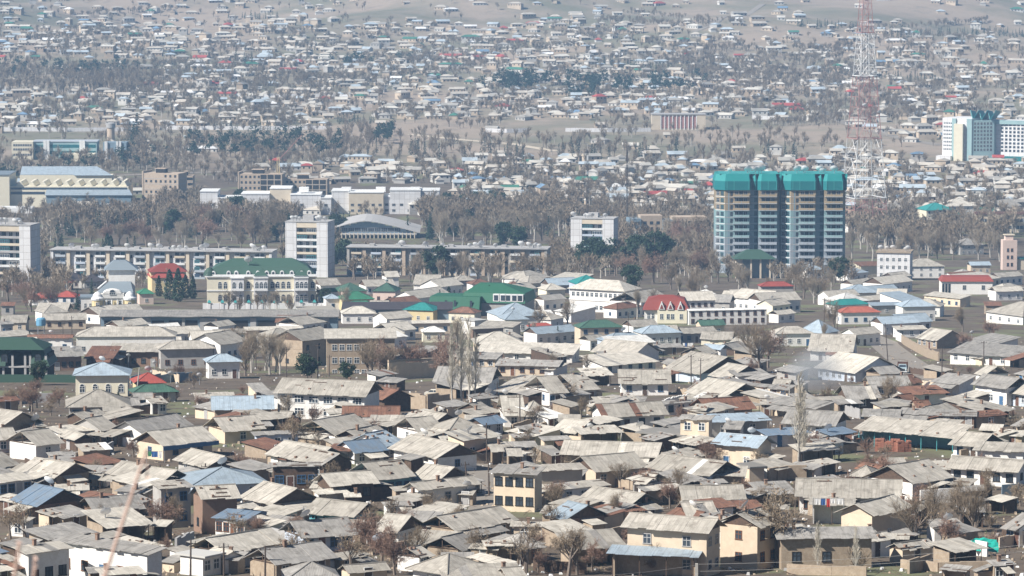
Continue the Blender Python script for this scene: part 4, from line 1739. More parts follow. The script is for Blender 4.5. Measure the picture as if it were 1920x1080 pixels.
def mansion():
    t = Site('mansion', 'long cream mansion with arched windows and green mansard roof with round dormers', 'mansion', 388, 571, .05, None, 24)
    k = t.k
    w = 205 / k
    H_ = 10.2
    OCC.append((t.p.x + w * .7, t.p.y + 10, 16))
    bays = ((w * .22, w * .34), (w * .43, w * .56), (w * .80, w * .93))
    t.part('wall', [WALL['i'], m_['bldgw']], lambda b: (b.box(0, w, 1.2, 18, -2, H_), [b.box(x0, x1, -.3, 1.3, -2, H_ - .4, 1) for x0, x1 in bays]))
    t.part('cornice', [m_['white']], lambda b: (b.box(-.4, w + .4, .7, 18.3, H_ + .01, H_ + .5), b.box(-.1, w + .1, .95, 1.2, 4.9, 5.3), b.box(-.1, w + .1, 1.0, 1.2, H_ + .5, H_ + 1.0), [b.box(x0 - .2, x1 + .2, -.6, .69, H_ - .39, H_) for x0, x1 in bays]))
    t.part('roof', [ROOF['g']], lambda b: (b.prism([(0, 1.4), (w, 1.4), (w, 18), (0, 18)], H_ + .5, H_ + 3.6, 0, [(3, 3.6), (w - 3, 3.6), (w - 3, 16), (3, 16)]),
                                          b.prism([(3, 3.6), (w - 3, 3.6), (w - 3, 16), (3, 16)], H_ + 3.6, H_ + 6.4, 0, [(10, 9.2), (w - 9, 9.2), (w - 9, 9.8), (10, 9.8)]),
                                          [b.prism([(x0, .2), (x1, .2), (x1, 3), (x0, 3)], H_ + .5, H_ + 3.0, 0, [((x0 + x1) / 2 - .3, 2), ((x0 + x1) / 2 + .3, 2), ((x0 + x1) / 2 + .3, 3), ((x0 + x1) / 2 - .3, 3)]) for x0, x1 in bays[1:]]))
    t.part('corner_dome', [ROOF['g']], lambda b: b.lathe([(2.4, H_ + .5), (2.0, H_ + 2.0), (1.0, H_ + 3.2), (.05, H_ + 3.6)], 14, 0, (1, 3)))
    dm = MB()
    n = 10
    pts = [(.8 * C_(math.pi * i / n), .8 * S(math.pi * i / n) + .5) for i in range(n + 1)]
    pts = [(.8, -.4)] + pts + [(-.8, -.4)]
    for (xa, za), (xb, zb) in zip(pts, pts[1:]):
        dm.face([(xb, -.9, zb), (xa, -.9, za), (xa, 1.2, za), (xb, 1.2, zb)])
        dm.face([(xb, -.9, zb), (xb * .6, -.9, zb * .6 + .1), (xa * .6, -.9, za * .6 + .1), (xa, -.9, za)])
    dm.face([(x * .62, -.82, z * .62 + .1) for x, z in reversed(pts)], 1)
    me = dm.mesh('dormer', [m_['white'], m_['glass']])
    for q in (.06, .2, .27, .38, .47, .55, .61, .69, .78, .87, .94):
        link('dormer', me, t.o, (w * q, 2.2, H_ + 1.0))
    for q in (.12, .17, .25, .31, .38, .46, .5, .54, .6, .65, .70, .75, .83, .87, .91, .97):
        y = 1.2
        for x0, x1 in bays:
            if x0 < w * q < x1:
                y = -.3
        for z, hh in ((2.0, 1.8), (6.8, 2.0)):
            win(t.o, w * q, y, z, 0, 1.5, hh, 0 if z > 3 else 5, 2, 2, True)
    t.part('balustrade', [m_['white']], lambda b: [b.box(x0 + .2, x1 - .2, -1.5, -1.3, 5.2, 6.1) for x0, x1 in bays] + [b.box(x0 + .2, x1 - .2, -1.3, -.3, 4.9, 5.19) for x0, x1 in bays])
    dish(t.o, w * .38, 4, H_ + 4.4, 2.8)
    # garden wall with teal caps on its piers
    f = thing('garden_wall', 'pale garden wall with teal pier caps in front of the green-roofed mansion', 'wall', hit(380, 580), .02)
    b = MB()
    b.box(0, w + 12, 0, .35, -2, 2.2)
    b.build('wall', [m_['bldgw']], f)
    for x in lin(0, w + 12, 11):
        b = MB()
        b.box(x - .5, x + .5, -.2, .6, -2, 2.5, 0)
        b.prism([(x - .75, -.45), (x + .75, -.45), (x + .75, .85), (x - .75, .85)], 2.5, 3.4, 1, [(x - .2, 0), (x + .2, 0), (x + .2, .4), (x - .2, .4)])
        b.build('pier', [m_['bldgw'], m_['teall']], f)


mansion()


def domed():
    t = Site('villa', 'ornate ivory villa with yellow bays, small silver domes and a tall block behind', 'villa', 152, 596, .1, None, 14)
    k = t.k
    w = 104 / k
    H_ = 6.8
    t.part('wall', [WALL['w']], lambda b: (b.box(0, w, 0, 9, -2, H_), b.box(w * .36, w * .78, -.4, 2, H_, H_ + 1.6)))
    t.part('yellow_bay', [WALL['e']], lambda b: [b.lathe([(1.9, -2), (1.9, H_ - .6)], 14, 0, (x, .1)) for x in (w * .3, w * .88)])
    t.part('yellow_panel', [WALL['e']], lambda b: b.box(w * .42, w * .77, -.12, .3, -1, H_ - .9))
    t.part('balcony', [m_['white']], lambda b: [b.lathe([(1.9, 2.6), (2.4, 2.8), (2.4, 3.9), (2.3, 3.9)], 14, 0, (x, .1)) for x in (w * .3, w * .88)])
    t.part('dome', [m_['dish']], lambda b: [b.lathe([(2.2, H_ - .6), (2.3, H_ + .1), (1.7, H_ + .6), (1.4, H_ + 1.4), (.7, H_ + 2.1), (.05, H_ + 2.4)], 14, 0, (x, .1)) for x in (w * .3, w * .88)])
    n = 12
    def gab(b):
        c, R_ = w * .57, w * .17
        p = [(c + R_ * C_(math.pi * i / n), H_ + 1.6 + R_ * .4 * S(math.pi * i / n)) for i in range(n + 1)]
        b.face([(x, -.5, z) for x, z in reversed(p)])
        for (xa, za), (xb, zb) in zip(p, p[1:]):
            b.face([(xb, -.5, zb), (xa, -.5, za), (xa, 6, za), (xb, 6, zb)])
    t.part('curved_gable', [WALL['w']], gab)
    win(t.o, w * .57, -.5, H_ + 1.6, 0, 2.2, .8, 0, 3, 1, True)
    t.part('column', [m_['white']], lambda b: [b.tube((x, -.7, -2), (x, -.7, H_ - .5), .3, .25, 8) for x in (w * .46, w * .56, w * .66, w * .75)])
    for x in (w * .51, w * .71):
        win(t.o, x, -.14, 4.4, 0, 1.3, 3.2, 0, 2, 3)
    for x in (w * .3, w * .88):
        win(t.o, x, -1.85, 4.6, 0, 1.2, 1.8, 0)
        win(t.o, x, -1.85, 1.2, 0, 1.2, 1.6, 2)
    for x in (w * .08, w * .17):
        win(t.o, x, 0, 4.2, 0, .8, 1.8, 0)
    t.part('upper_block', [WALL['w']], lambda b: b.box(w * .5, w * .98, 9.02, 20, -2, H_ + 9))
    t.part('upper_roof', [ROOF['p']], lambda b: (b.prism([(w * .42, 8.2), (w * 1.04, 8.2), (w * 1.04, 21), (w * .42, 21)], H_ + 9.01, H_ + 12, 0, [(w * .6, 13), (w * .82, 13), (w * .82, 16), (w * .6, 16)]), b.prism([(-.3, -.2), (w * .4, -.2), (w * .4, 9), (-.3, 9)], H_ + .01, H_ + .6)))
    t.part('link_roof', [ROOF['p']], lambda b: b.prism([(w * .3, 3), (w * .95, 3), (w * .95, 9), (w * .3, 9)], H_ + 1.62, H_ + 5, 0, [(w * .5, 8.8), (w * .9, 8.8), (w * .9, 9), (w * .5, 9)]))
    t.part('gallery', [m_['white']], lambda b: b.slab([(w * .3, 8, H_ + 2.6), (w * .46, 8, H_ + 5.2), (w * .46, 9, H_ + 5.4), (w * .3, 9, H_ + 2.8)], .3))


domed()


def yellow_red():
    t = Site('villa', 'yellow villa with bright red hipped roof beside tall dark cypresses', 'villa', 283, 548, .15, None, 9)
    w = 66 / t.k
    t.box('wall', WALL['e'], 0, w, 0, 11, -3, 8.2)
    t.part('roof', [ROOF['R']], lambda b: b.prism([(-.8, -.8), (w + .8, -.8), (w + .8, 12), (-.8, 12)], 8.21, 11.2, 0, [(w * .3, 5), (w * .7, 5), (w * .7, 6), (w * .3, 6)]))
    t.part('dormer', [WALL['k']], lambda b: b.prism([(w * .4, .6), (w * .52, .6), (w * .52, 3), (w * .4, 3)], 8.3, 9.6, 0, [(w * .45, .8), (w * .47, .8), (w * .47, 3), (w * .45, 3)]))
    for x in (w * .14, w * .3, w * .6, w * .85):
        win(t.o, x, 0, 6.6, 0, 1.3, 1.8, 2, 2, 2)
        win(t.o, x, 0, 3.0, 0, 1.3, 1.8, 0, 2, 2)


yellow_red()


def green_office():
    t = Site('office_building', 'long office with bright green metal mansard roof, low wing and row of white dormers', 'office', 798, 592, -.2, None, 16)
    k = t.k
    X = lambda px: (px - 798) / k
    Z = lambda py: (592 - py) / k
    OCC.append((t.p.x + X(930), t.p.y + 8, 14))
    t.part('wall', [WALL['y']], lambda b: (b.box(X(800), X(885), 1, 16, -2, 1.5), b.box(X(865), X(982), 5.5, 24, -2, Z(568) - .2)))
    t.part('low_roof', [ROOF['G']], lambda b: (b.prism([(X(797), .5), (X(900), .5), (X(900), 17), (X(797), 17)], .8, Z(556), 0, [(X(804), 2.6), (X(900), 2.6), (X(900), 15), (X(804), 15)])))
    t.part('main_roof', [ROOF['G']], lambda b: (b.prism([(X(862), 5), (X(984), 5), (X(984), 25), (X(862), 25)], Z(566) - .4, Z(550), 0, [(X(864), 6.6), (X(981), 6.6), (X(981), 24), (X(864), 24)]),
                                               b.prism([(X(864), 6.6), (X(981), 6.6), (X(981), 24), (X(864), 24)], Z(550), Z(536), 0, [(X(884), 14), (X(930), 14), (X(930), 18), (X(884), 18)])))
    me = MB()
    me.box(-1.1, 1.1, -.5, 1.6, -1.2, 1.4, 0)
    me.box(-.75, .75, -.56, -.5, -.9, 1.0, 1)
    mm = me.mesh('dormer', [m_['white'], m_['glass']])
    for px in (928, 941, 951, 963, 974):
        link('dormer', mm, t.o, (X(px), 5.6, Z(558.5)))
    for px in (836, 853, 884):
        win(t.o, X(px), 1.4, 4.2, 0, .8, 2.6, 3, 1, 2)


green_office()


def school():
    t = Site('school', 'white two-storey school with rows of small windows and bleached hipped roof', 'school', 1068, 584, -.52, None, 14)
    k = t.k
    w = 100 / k / C_(.52)
    OCC.append((t.p.x + 22, t.p.y - 4, 12))
    H_ = 8.4
    t.part('wall', [WALL['w']], lambda b: (b.box(0, w, 0, 12, -4, H_), b.box(-.15, w + .15, -.25, 12.2, H_ * .52, H_ * .52 + .5)))
    t.part('roof', [ROOF['l']], lambda b: (b.slab([(-.8, -.8, H_ + .02), (w + .8, -.8, H_ + .02), (w - 5, 6, H_ + 3.2), (5, 6, H_ + 3.2)], .1), b.slab([(w + .8, 12.8, H_ + .02), (-.8, 12.8, H_ + .02), (5, 6, H_ + 3.2), (w - 5, 6, H_ + 3.2)], .1),
                                          b.slab([(w + .8, -.8, H_ + .02), (w + .8, 12.8, H_ + .02), (w - 5, 6, H_ + 3.2)], .1), b.slab([(-.8, 12.8, H_ + .02), (-.8, -.8, H_ + .02), (5, 6, H_ + 3.2)], .1)))
    for x in lin(.6, w - .6, 11):
        for z in (2.0, 6.6):
            win(t.o, x, 0, z, 0, 1.3, 1.6, 0)


school()


def red_mansard():
    t = Site('villa', 'white villa with crimson mansard roof and three white gabled dormers', 'villa', 1208, 606, -.06, None, 9)
    w = 82 / t.k
    H_ = 4.6
    t.box('wall', WALL['w'], 0, w, 0, 12, -3, H_)
    t.box('bay', WALL['i'], w * .3, w * .98, -1, 0.02, -3, H_)
    t.part('roof', [ROOF['R']], lambda b: (b.prism([(-.6, -1), (w + .6, -1), (w + .6, 12.6), (-.6, 12.6)], H_ + .01, H_ + 3.4, 0, [(1.2, 1), (w - 1.2, 1), (w - 1.2, 11), (1.2, 11)]), b.prism([(1.2, 1), (w - 1.2, 1), (w - 1.2, 11), (1.2, 11)], H_ + 3.4, H_ + 4.6, 0, [(5, 5), (w - 5, 5), (w - 5, 6), (5, 6)])))
    def dorm(b):
        b.prism([(-1.1, -1.3), (1.1, -1.3), (1.1, 1.6), (-1.1, 1.6)], 0, 2.6, 0, [(-.12, -1.3), (.12, -1.3), (.12, 1.6), (-.12, 1.6)])
        b.prism([(-.6, -1.4), (.6, -1.4), (.6, -1.25), (-.6, -1.25)], .3, 1.6, 1, [(-.12, -1.4), (.12, -1.4), (.12, -1.25), (-.12, -1.25)])
    d = MB()
    dorm(d)
    me = d.mesh('dormer', [m_['white'], ROOF['R']])
    for q in (.4, .6, .83):
        link('dormer', me, t.o, (w * q, 0, H_ + .2))
    for q in (.4, .55, .65, .85):
        win(t.o, w * q, -1, 2.4, 0, 1.2, 1.9, 0)
    for x in (w * .1, w * .2):
        win(t.o, x, 0, 2.4, 0, 1, 1.8, 0)


red_mansard()


def market():
    t = Site('market_hall', 'large hall with low curved zinc roof behind the middle white tower block', 'hall', 612, 446, 0, None, 24)
    k = t.k
    X = lambda px: (px - 612) / k
    n = 14
    def prof(q):
        return 6.6 * (1 - abs(2 * q ** .85 - 1) ** 1.35) + 3.0
    x0, x1 = X(606), X(788)
    def roof(b):
        for i in range(n):
            a, c = i / n, (i + 1) / n
            b.slab([(x0 + (x1 - x0) * a, -1, prof(a)), (x0 + (x1 - x0) * c, -1, prof(c)), (x0 + (x1 - x0) * c, 36, prof(c) + 1), (x0 + (x1 - x0) * a, 36, prof(a) + 1)], .4)
    t.part('roof', [m_['grey']], roof)
    t.part('front_wall', [m_['slate']], lambda b: [b.box(x0 + (x1 - x0) * i / n + .01, x0 + (x1 - x0) * (i + 1) / n, 1, 1.4, -2, min(prof(i / n), prof((i + 1) / n)) - .4) for i in range(n)])
    t.part('canopy', [m_['grey'], m_['sand']], lambda b: (b.box(X(615), X(782), -5, .9, 2.0, 2.5), [b.box(x - .25, x + .25, -5.2, -4.9, -2, 3.3, 1) for x in lin(X(615), X(782), 22)]))
    for x in lin(X(640), X(752), 9):
        win(t.o, x, 1, 4.4, 0, 3.4, 2.2, 5, 3, 1)


market()


def white_complex():
    t = Site('office_complex', 'very long low white office complex with stepped flat roofs behind conifers', 'office', 374, 402, 0, None, 26)
    k = t.k
    X = lambda px: (px - 374) / k
    Z = lambda py: (402 - py) / k
    for px in range(400, 840, 45):
        q = hit(px, 398)
        OCC.append((q.x, q.y + 8, 16))
    segs = [(375, 408, 360, 2), (408, 452, 372, 0), (452, 505, 365, 3), (505, 545, 356, 8), (545, 602, 366, 1), (602, 622, 372, -1), (622, 655, 360, 4), (655, 720, 362, 1), (720, 732, 370, 3), (732, 790, 358, 2), (790, 825, 360, 6)]
    for i, (a, c, top, y) in enumerate(segs):
        t.box('wing', m_['bldgw'] if i % 4 != 3 else m_['sand'], X(a), X(c) - .05, y, y + 22 + i * .1, -3, Z(top))
        t.box('roof', m_['white'], X(a) - .2, X(c) + .1, y - .3, y + 21.8 + i * .1, Z(top) + .01 + i * .012, Z(top) + .5 + i * .012)
        n = int((c - a) / 12)
        for x in lin(X(a), X(c), max(1, n)):
            for z in (2.2, 5.6):
                if z < Z(top) - 1.4 and RNG.random() < .7:
                    win(t.o, x, y, z, 0, 2.0, 1.5, 5, 3, 1)
    for px in (560, 640, 705, 770):
        t.box('rooftop_room', m_['white'], X(px), X(px + 18), 8, 14, Z(362), Z(353))


white_complex()


def raw_block(x0, x1, py, top, label, frame, rz=-.25):
    t = Site('unfinished_building', label, 'unfinished building', x0, py, rz, 'unfinished brick buildings', 14)
    k = t.k
    w = (x1 - x0) / k
    H_ = (py - top) / k
    wl = w * .52
    t.part('wall', [m_['rawb']], lambda b: (b.box(0, w, 0, 14, -3, H_), b.box(-.3, .6, -.3, 14.2, -3, H_ + 1.2)))
    nf = max(3, int(H_ / 3.2))
    fh = H_ / nf
    t.part('floor_slab', [m_['grey']], lambda b: [b.box(-.1, w + .12, -.1, 14.1, fh * f - .12, fh * f + .12) for f in range(1, nf)])
    if frame:
        t.part('bay_shade', [m_['dark']], lambda b: [b.box(w * .5 + (w * .48) * i / 3 + .3, w * .5 + (w * .48) * (i + 1) / 3 - .3, -.06, .2, fh * f + .4, fh * f + fh - .35) for i in range(3) for f in range(nf)])  # solid near-black panels, the shade inside the bays painted on the wall
    xs = lin(.8, wl if frame else w * .98, 5 if frame else 7)
    for f in range(nf):
        for i, x in enumerate(xs):
            if not frame and i < 4 and f % 2:
                continue
            win(t.o, x, 0, fh * (f + .5), 0, 1.3, 1.5, 3, 1, 1)
    t.part('rooftop_room', [m_['rawb'], m_['dark']], lambda b: (b.box(w * .3, w * .55, 4, 9, H_, H_ + 2.4, 1), b.box(w * .28, w * .57, 3.8, 9.2, H_ + 2.4, H_ + 2.8, 0)))


raw_block(268, 340, 384, 324, 'windowless tan brick hulk with small openings at its right, left of the white complex', False, -.3)
raw_block(338, 362, 380, 330, 'narrow raw brick stair block against the right side of the tan brick hulk', False, 0)
raw_block(447, 530, 368, 326, 'unfinished brick block with open concrete bays, left of the lower unfinished frame', True, -.1)
raw_block(532, 614, 366, 336, 'low unfinished frame with ragged top, right of the block with open bays', True, -.05)


def factory():
    t = Site('factory', 'pale factory with saw-tooth roof lights and long zinc roofs at the left', 'factory', 0, 392, 0, None, 30)
    k = t.k
    X = lambda px: px / k
    Z = lambda py: (392 - py) / k
    for px in range(0, 250, 40):
        q = hit(px, 386)
        OCC.append((q.x, q.y + 10, 18))
    t.box('front_hall', WALL['i'], X(-20), X(238), 12, 40, -3, Z(352))
    t.part('roof_light', [WALL['i'], m_['grey']], lambda b: [b.prism([(x, 13), (x + 4.6, 13), (x + 4.6, 38), (x, 38)], Z(352) + .01, Z(343), 0, [(x + 1.6, 13), (x + 3, 13), (x + 3, 38), (x + 1.6, 38)]) for x in lin(X(15), X(232), 10)])
    t.part('window_strip', [m_['glass']], lambda b: (b.box(X(16), X(236), 11.9, 12.1, Z(358), Z(354)), b.box(X(16), X(80), 11.9, 12.1, Z(367), Z(362))))
    t.part('shed_roof', [ROOF['p']], lambda b: b.slab([(X(84), 1, Z(366)), (X(249), 1, Z(366)), (X(240), 11.8, Z(361) + 1), (X(84), 11.8, Z(361) + 1)], .3))
    t.box('shed_wall', m_['slate'], X(86), X(246), 2, 11.7, -3, Z(366) - .1)
    t.box('end_block', WALL['i'], X(-20), X(15), 8, 40, -3, Z(330))
    t.part('end_roof', [ROOF['p']], lambda b: b.box(X(-21), X(16), 7.5, 40.4, Z(330) + .01, Z(328)))
    t.part('rear_roof', [ROOF['p']], lambda b: (b.slab([(X(15), 60, Z(340)), (X(125), 60, Z(340)), (X(125), 70, Z(326)), (X(15), 70, Z(326))], .3), b.slab([(X(120), 58, Z(341)), (X(194), 58, Z(341)), (X(160), 70, Z(326)), (X(120), 70, Z(326))], .3)))
    t.box('rear_wall', WALL['i'], X(15), X(192), 59, 72, -3, Z(341))
    t.part('front_range', [m_['white']], lambda b: (b.box(X(0), X(70), -22, -14, -3, 3.0), b.box(X(30), X(72), -30, -23, -3, 2.8)))


factory()


def hall_red():
    t = Site('public_hall', 'beige flat-roofed hall with red vertical fins on the edge of the open field', 'hall', 1222, 243, 0, None, 18)
    k = t.k
    w = 101 / k
    H_ = 28 / k
    t.part('wall', [m_['sand']], lambda b: (b.box(0, w * .16, 0, 16, -2, H_), b.box(w * .84, w, 0, 16, -2, H_), b.box(w * .16, w * .84, .8, 16, -2, H_)))
    for q in lin(.17, .83, 9):
        t.box('red_panel', WALL['R'] if 'R' in WALL else m_['red'], w * q - 1.1, w * q + 1.1, .55, .85, 1, H_ - 1)
    t.part('fin', [m_['white']], lambda b: [b.box(w * (.17 + .66 * i / 9) - .3, w * (.17 + .66 * i / 9) + .3, 0, .8, -1, H_ - .6) for i in range(10)])
    t.box('roof', m_['grey'], -.4, w + .4, -.4, 16.4, H_ + .01, H_ + .5)


hall_red()


def academy():
    t = Site('academy', 'cream and turquoise-glazed institute building with vertical fins, far left', 'institute', 22, 300, 0, None, 30)
    k = t.k
    X = lambda px: (px - 22) / k
    Z = lambda py: (300 - py) / k
    t.box('cream_wing', WALL['i'], 0, X(62), 0, 20, -3, Z(266))
    t.box('glazed_wing', m_['mint'], X(62) + .05, X(180), 6, 22, -3, Z(267))
    t.part('glass_band', [m_['tealw']], lambda b: [b.box(X(64), X(178), 5.85, 6.1, Z(y + 6), Z(y)) for y in (272, 284)])
    t.box('roof', m_['lilac'], X(60), X(182), 5.5, 22.5, Z(267) + .01, Z(265))
    t.part('fin', [m_['white']], lambda b: [b.box(X(p), X(p) + 2, 4.6, 6, -2, Z(264)) for p in (80, 86, 148, 153)])
    t.box('right_wing', m_['slate'], X(192), X(236), 6, 20, -3, Z(268))
    t.part('right_fin', [m_['white']], lambda b: [b.box(X(p), X(p) + 2, 5, 6, -2, Z(266)) for p in (195, 217, 221)])
    t.box('lecture_hall', WALL['i'], X(120), X(180), -10, 4, -3, Z(287))
    for z in (Z(290), Z(280), Z(272)):
        for x in lin(1, X(60), 8):
            win(t.o, x, 0, z, 0, 1.4, 1.5, 5)


academy()


def misc():
    # water tower
    t = Site('water_tower', 'stubby round brick water tower at the edge of the far left field', 'water tower', 208, 263, 0, None, 5)
    r = 8.4 / t.k
    t.part('shaft', [m_['rawb']], lambda b: b.lathe([(r * .9, -2), (r * .85, 8), (r * .85, 9)], 16))
    t.part('tank', [m_['grey']], lambda b: b.lathe([(r * .85, 9), (r * 1.05, 9.4), (r * 1.05, 12.6), (.05, 13.4)], 16))
    # fire tower
    t = Site('fire_station', 'salmon fire-station tower with paired square windows at the right', 'tower', 1880, 506, .05, None, 6)
    w = 27 / t.k
    H_ = 56 / t.k
    t.box('shaft', WALL['P'], 0, w, 0, 6, -2, H_)
    t.part('lantern', [WALL['P'], m_['sand']], lambda b: (b.box(w * .2, w * .75, 1, 5, H_, H_ + 2.2, 0), b.box(w * .12, w * .85, .6, 5.4, H_ + 2.2, H_ + 2.6, 1)))
    t.wins((w * .36, w * .64), 0, (2.5, 6.0, 9.4), w=1.1, h=1.7, style=2, nx=1, ny=1)
    t.part('station', [m_['sand'], ROOF['T']], lambda b: (b.box(w + .02, w + 14, 1, 9, -2, 5, 0), b.box(w + .01, w + 14.4, .6, 9.4, 5.01, 5.5, 1)))
    # pavilion before the towers
    t = Site('pavilion', 'open pavilion with faded green hipped roof at the foot of the twin towers', 'pavilion', 1380, 522, .05, None, 8)
    w = 72 / t.k
    t.part('roof', [ROOF['g']], lambda b: b.prism([(-1, -1), (w + 1, -1), (w + 1, 13), (-1, 13)], 8.6, 12.4, 0, [(w * .32, 5), (w * .68, 5), (w * .68, 7), (w * .32, 7)]))
    t.part('column', [m_['sand']], lambda b: [b.box(x, x + .7, y, y + .7, -2, 8.6) for x in lin(0, w, 4) for y in (0, 11)])
    t.part('wall', [m_['slate'], m_['sand']], lambda b: (b.box(w * .2, w, 4, 11, -2, 8.5, 0), b.box(0, w * .16, 0, 3, -2, 8.4, 1)))
    # small white block right of the towers
    t = Site('apartment_block', 'small white three-storey block with blue-shaded end, behind the dishes right of the towers', 'apartment block', 1644, 525, -.2, None, 10)
    w = 62 / t.k
    t.box('wall', m_['bldgw'], 0, w, 0, 12, -3, 12)
    t.box('roof', WALL['m'], -.5, w + .5, -.5, 12.5, 12.01, 12.7)
    for z in (2.4, 5.8, 9.2):
        for x in lin(.6, w - .6, 5):
            win(t.o, x, 0, z, 0, 1.3, 1.6, 0)
    for j in range(6):
        dish(t.o, U(1, w - 1), U(0, 5), 12.7, U(1.6, 2.4))
    # brown block behind bare trees
    t = Site('office_building', 'brown concrete office with stepped flat roof behind the thicket left of the towers', 'office', 1180, 452, .1, None, 16)
    w = 148 / t.k
    for i, (a, c, h) in enumerate(((0, .15, 12), (.15, .43, 13.5), (.43, .56, 11), (.56, 1, 12.6))):
        t.box('wing', m_['rawb'] if i % 2 else m_['slate'], w * a, w * c - .05, i % 2 * 2, 14, -3, h)
        for z in (3, 6.4, 9.6):
            for x in lin(w * a + .6, w * c - .6, 3):
                win(t.o, x, i % 2 * 2, z, 0, 1.8, 1.6, 3, 2, 1)
    # red and white shop
    t = Site('shop', 'long white shop under a shallow red metal roof at the right', 'shop', 1765, 552, -.02, None, 11)
    w = 96 / t.k
    t.box('wall', WALL['w'], 0, w, 0, 10, -2, 5.2)
    t.part('roof', [ROOF['R']], lambda b: b.prism([(-.5, -.6), (w + .5, -.6), (w + .5, 10.6), (-.5, 10.6)], 5.21, 7, 0, [(.8, 1.6), (w - .8, 1.6), (w - .8, 9), (.8, 9)]))
    t.part('shop_window', [m_['glass'], m_['white']], lambda b: [b.box(.3 + i * 1.2, 1.2 + i * 1.2, -.08, .1, .4, 4.2, 0) for i in range(3)])
    for x in (w * .45, w * .82):
        win(t.o, x, 0, 2.8, 0, 1.4, 1.8, 5)
    # college behind on the right edge
    t = Site('college', 'long college with ribbon windows and dark red roof edge at the right border', 'college', 1832, 436, 0, None, 24)
    w = 110 / t.k
    t.box('wall', m_['sand'], 0, w, 0, 14, -2, 10)
    t.part('ribbon_window', [m_['glass'], m_['white']], lambda b: [(b.box(1, w, -.1, .1, z, z + 1.8, 0), [b.box(x - .1, x + .1, -.15, 0, z, z + 1.8, 1) for x in lin(1, w, 16)]) for z in (2, 6)])
    t.box('roof', ROOF['r'], -.5, w, -.6, 14.5, 10.01, 10.8)
    # dark long shed
    t = Site('railway_shed', 'very long dark shed with sagging grey roof crossing the town at mid height', 'shed', 186, 622, 0, None, 10)
    w = 452 / t.k
    for px in range(200, 640, 40):
        q = hit(px, 618)
        OCC.append((q.x, q.y + 4, 7))
    t.part('roof', [ROOF['d']], lambda b: [b.slab([(w * i / 24, -.6, 5 + .12 * S(i * 1.3)), (w * (i + 1) / 24 - .02, -.6, 5 + .12 * S(i * 1.3 + 1.3)), (w * (i + 1) / 24 - .02, 9, 6.3), (w * i / 24, 9, 6.3)], .2, 0, (i * 2.3, 0)) for i in range(24)])
    t.part('wall', [m_['slate'], m_['dark'], m_['grey']], lambda b: (b.box(.5, w - .5, .6, 8.6, -3, 4.8, 0), [b.box(w * q, w * (q + r_), .5, .65, .4, 3.6, 1) for q, r_ in ((.02, .12), (.22, .05), (.29, .06), (.36, .05), (.5, .12), (.66, .1), (.8, .06))], [b.box(w * q, w * (q + r_), .4, .62, -1, 4.4, 2) for q, r_ in ((.18, .035), (.345, .012), (.42, .07), (.63, .025), (.9, .06))]))
    # dark shed continuing to the right
    t = Site('railway_shed', 'dark shed roof in front of the green office, right of the very long shed', 'shed', 640, 604, 0, None, 8)
    w = 210 / t.k
    t.part('roof', [ROOF['k']], lambda b: b.slab([(0, -.5, 4.4), (w, -.5, 4.4), (w, 10, 6), (0, 10, 6)], .25))
    t.box('wall', m_['slate'], .4, w - .4, .4, 9.6, -3, 4.2)
    # grey three-storey block
    t = Site('office_building', 'grey three-storey block with rows of small white windows and bleached roof', 'office', 613, 700, .06, None, 12)
    w = 128 / t.k
    H_ = 66 / t.k
    OCC.append((t.p.x + 14, t.p.y + 6, 9))
    t.box('wall', WALL['m'], 0, w, 0, 11, -3, H_)
    t.part('roof', [ROOF['l']], lambda b: b.slab([(-.6, -.6, H_ + .1), (w + .6, -.6, H_ + .1), (w + .6, 11.6, H_ + 1.2), (-.6, 11.6, H_ + 1.2)], .2))
    t.wins(lin(1, w * .82, 7), 0, (H_ - 2.2, H_ - 5.4, H_ - 8.4), w=1.3, h=1.5, style=0)
    # unfinished green villa
    t = Site('unfinished_villa', 'unfinished two-storey villa with dark green mansard roof and open black bays', 'villa', -4, 716, -.04, None, 12)
    w = 96 / t.k
    t.part('frame', [m_['grey'], m_['dark']], lambda b: ([b.box(-6, w, 0, 11, z, z + .3, 0) for z in (0, 3.3)], [b.box(x, x + .5, .1, .6, -2, 6.2, 0) for x in (-5, 1, w * .27, w * .52, w * .62, w * .93)], b.box(-5.8, w - .3, 3, 10.8, -2, 6.2, 1)))  # near-black core block stands in for shade behind the frame
    t.part('roof', [ROOF['g']], lambda b: (b.prism([(-7, -.6), (w + .4, -.6), (w + .4, 12), (-7, 12)], 3.7, 7.6, 0, [(-6, 1.4), (w - 1.2, 1.4), (w - 1.2, 11), (-6, 11)], False) if False else b.prism([(w * .66, -.6), (w + .4, -.6), (w + .4, 12), (w * .66, 12)], 3.7, 7.5, 0, [(w * .66, 1.2), (w - 1.4, 1.2), (w - 1.4, 11), (w * .66, 11)]),
                                          b.prism([(-7, -.6), (w * .16, -.6), (w * .16, 12), (-7, 12)], 3.7, 7.5, 0, [(-6, 1.2), (w * .16, 1.2), (w * .16, 11), (-6, 11)]),
                                          b.prism([(-7, -.8), (w - .8, -.8), (w - .8, 12), (-7, 12)], 7.5, 9.6, 0, [(-2, 4), (w * .6, 4), (w * .6, 7), (-2, 7)])))
    for x in (1.6, w * .8):
        win(t.o, x, -.1 if x > 5 else -.1, 5.1, 0, 1.5, 1.4, 3, 2, 1, True)
    t.box('plinth_fence', ROOF['g'], -6, w + 8, -4, -3.8, -1.5, 2.2)
    # crane
    t = Site('tower_crane', 'small yellow and red building crane beside the unfinished brick blocks', 'crane', 522, 366, 0, None, 3)
    t.part('tower', [WALL['e']], lambda b: [b.tube((x, y, -1), (x, y, 24), .22, .22, 4) for x in (-.7, .7) for y in (-.7, .7)] + [b.tube((-.7, -.7, 1.5 * i), (.7 if i % 2 else -.7, .7, 1.5 * i + 1.5), .12, .12, 3) for i in range(16)])
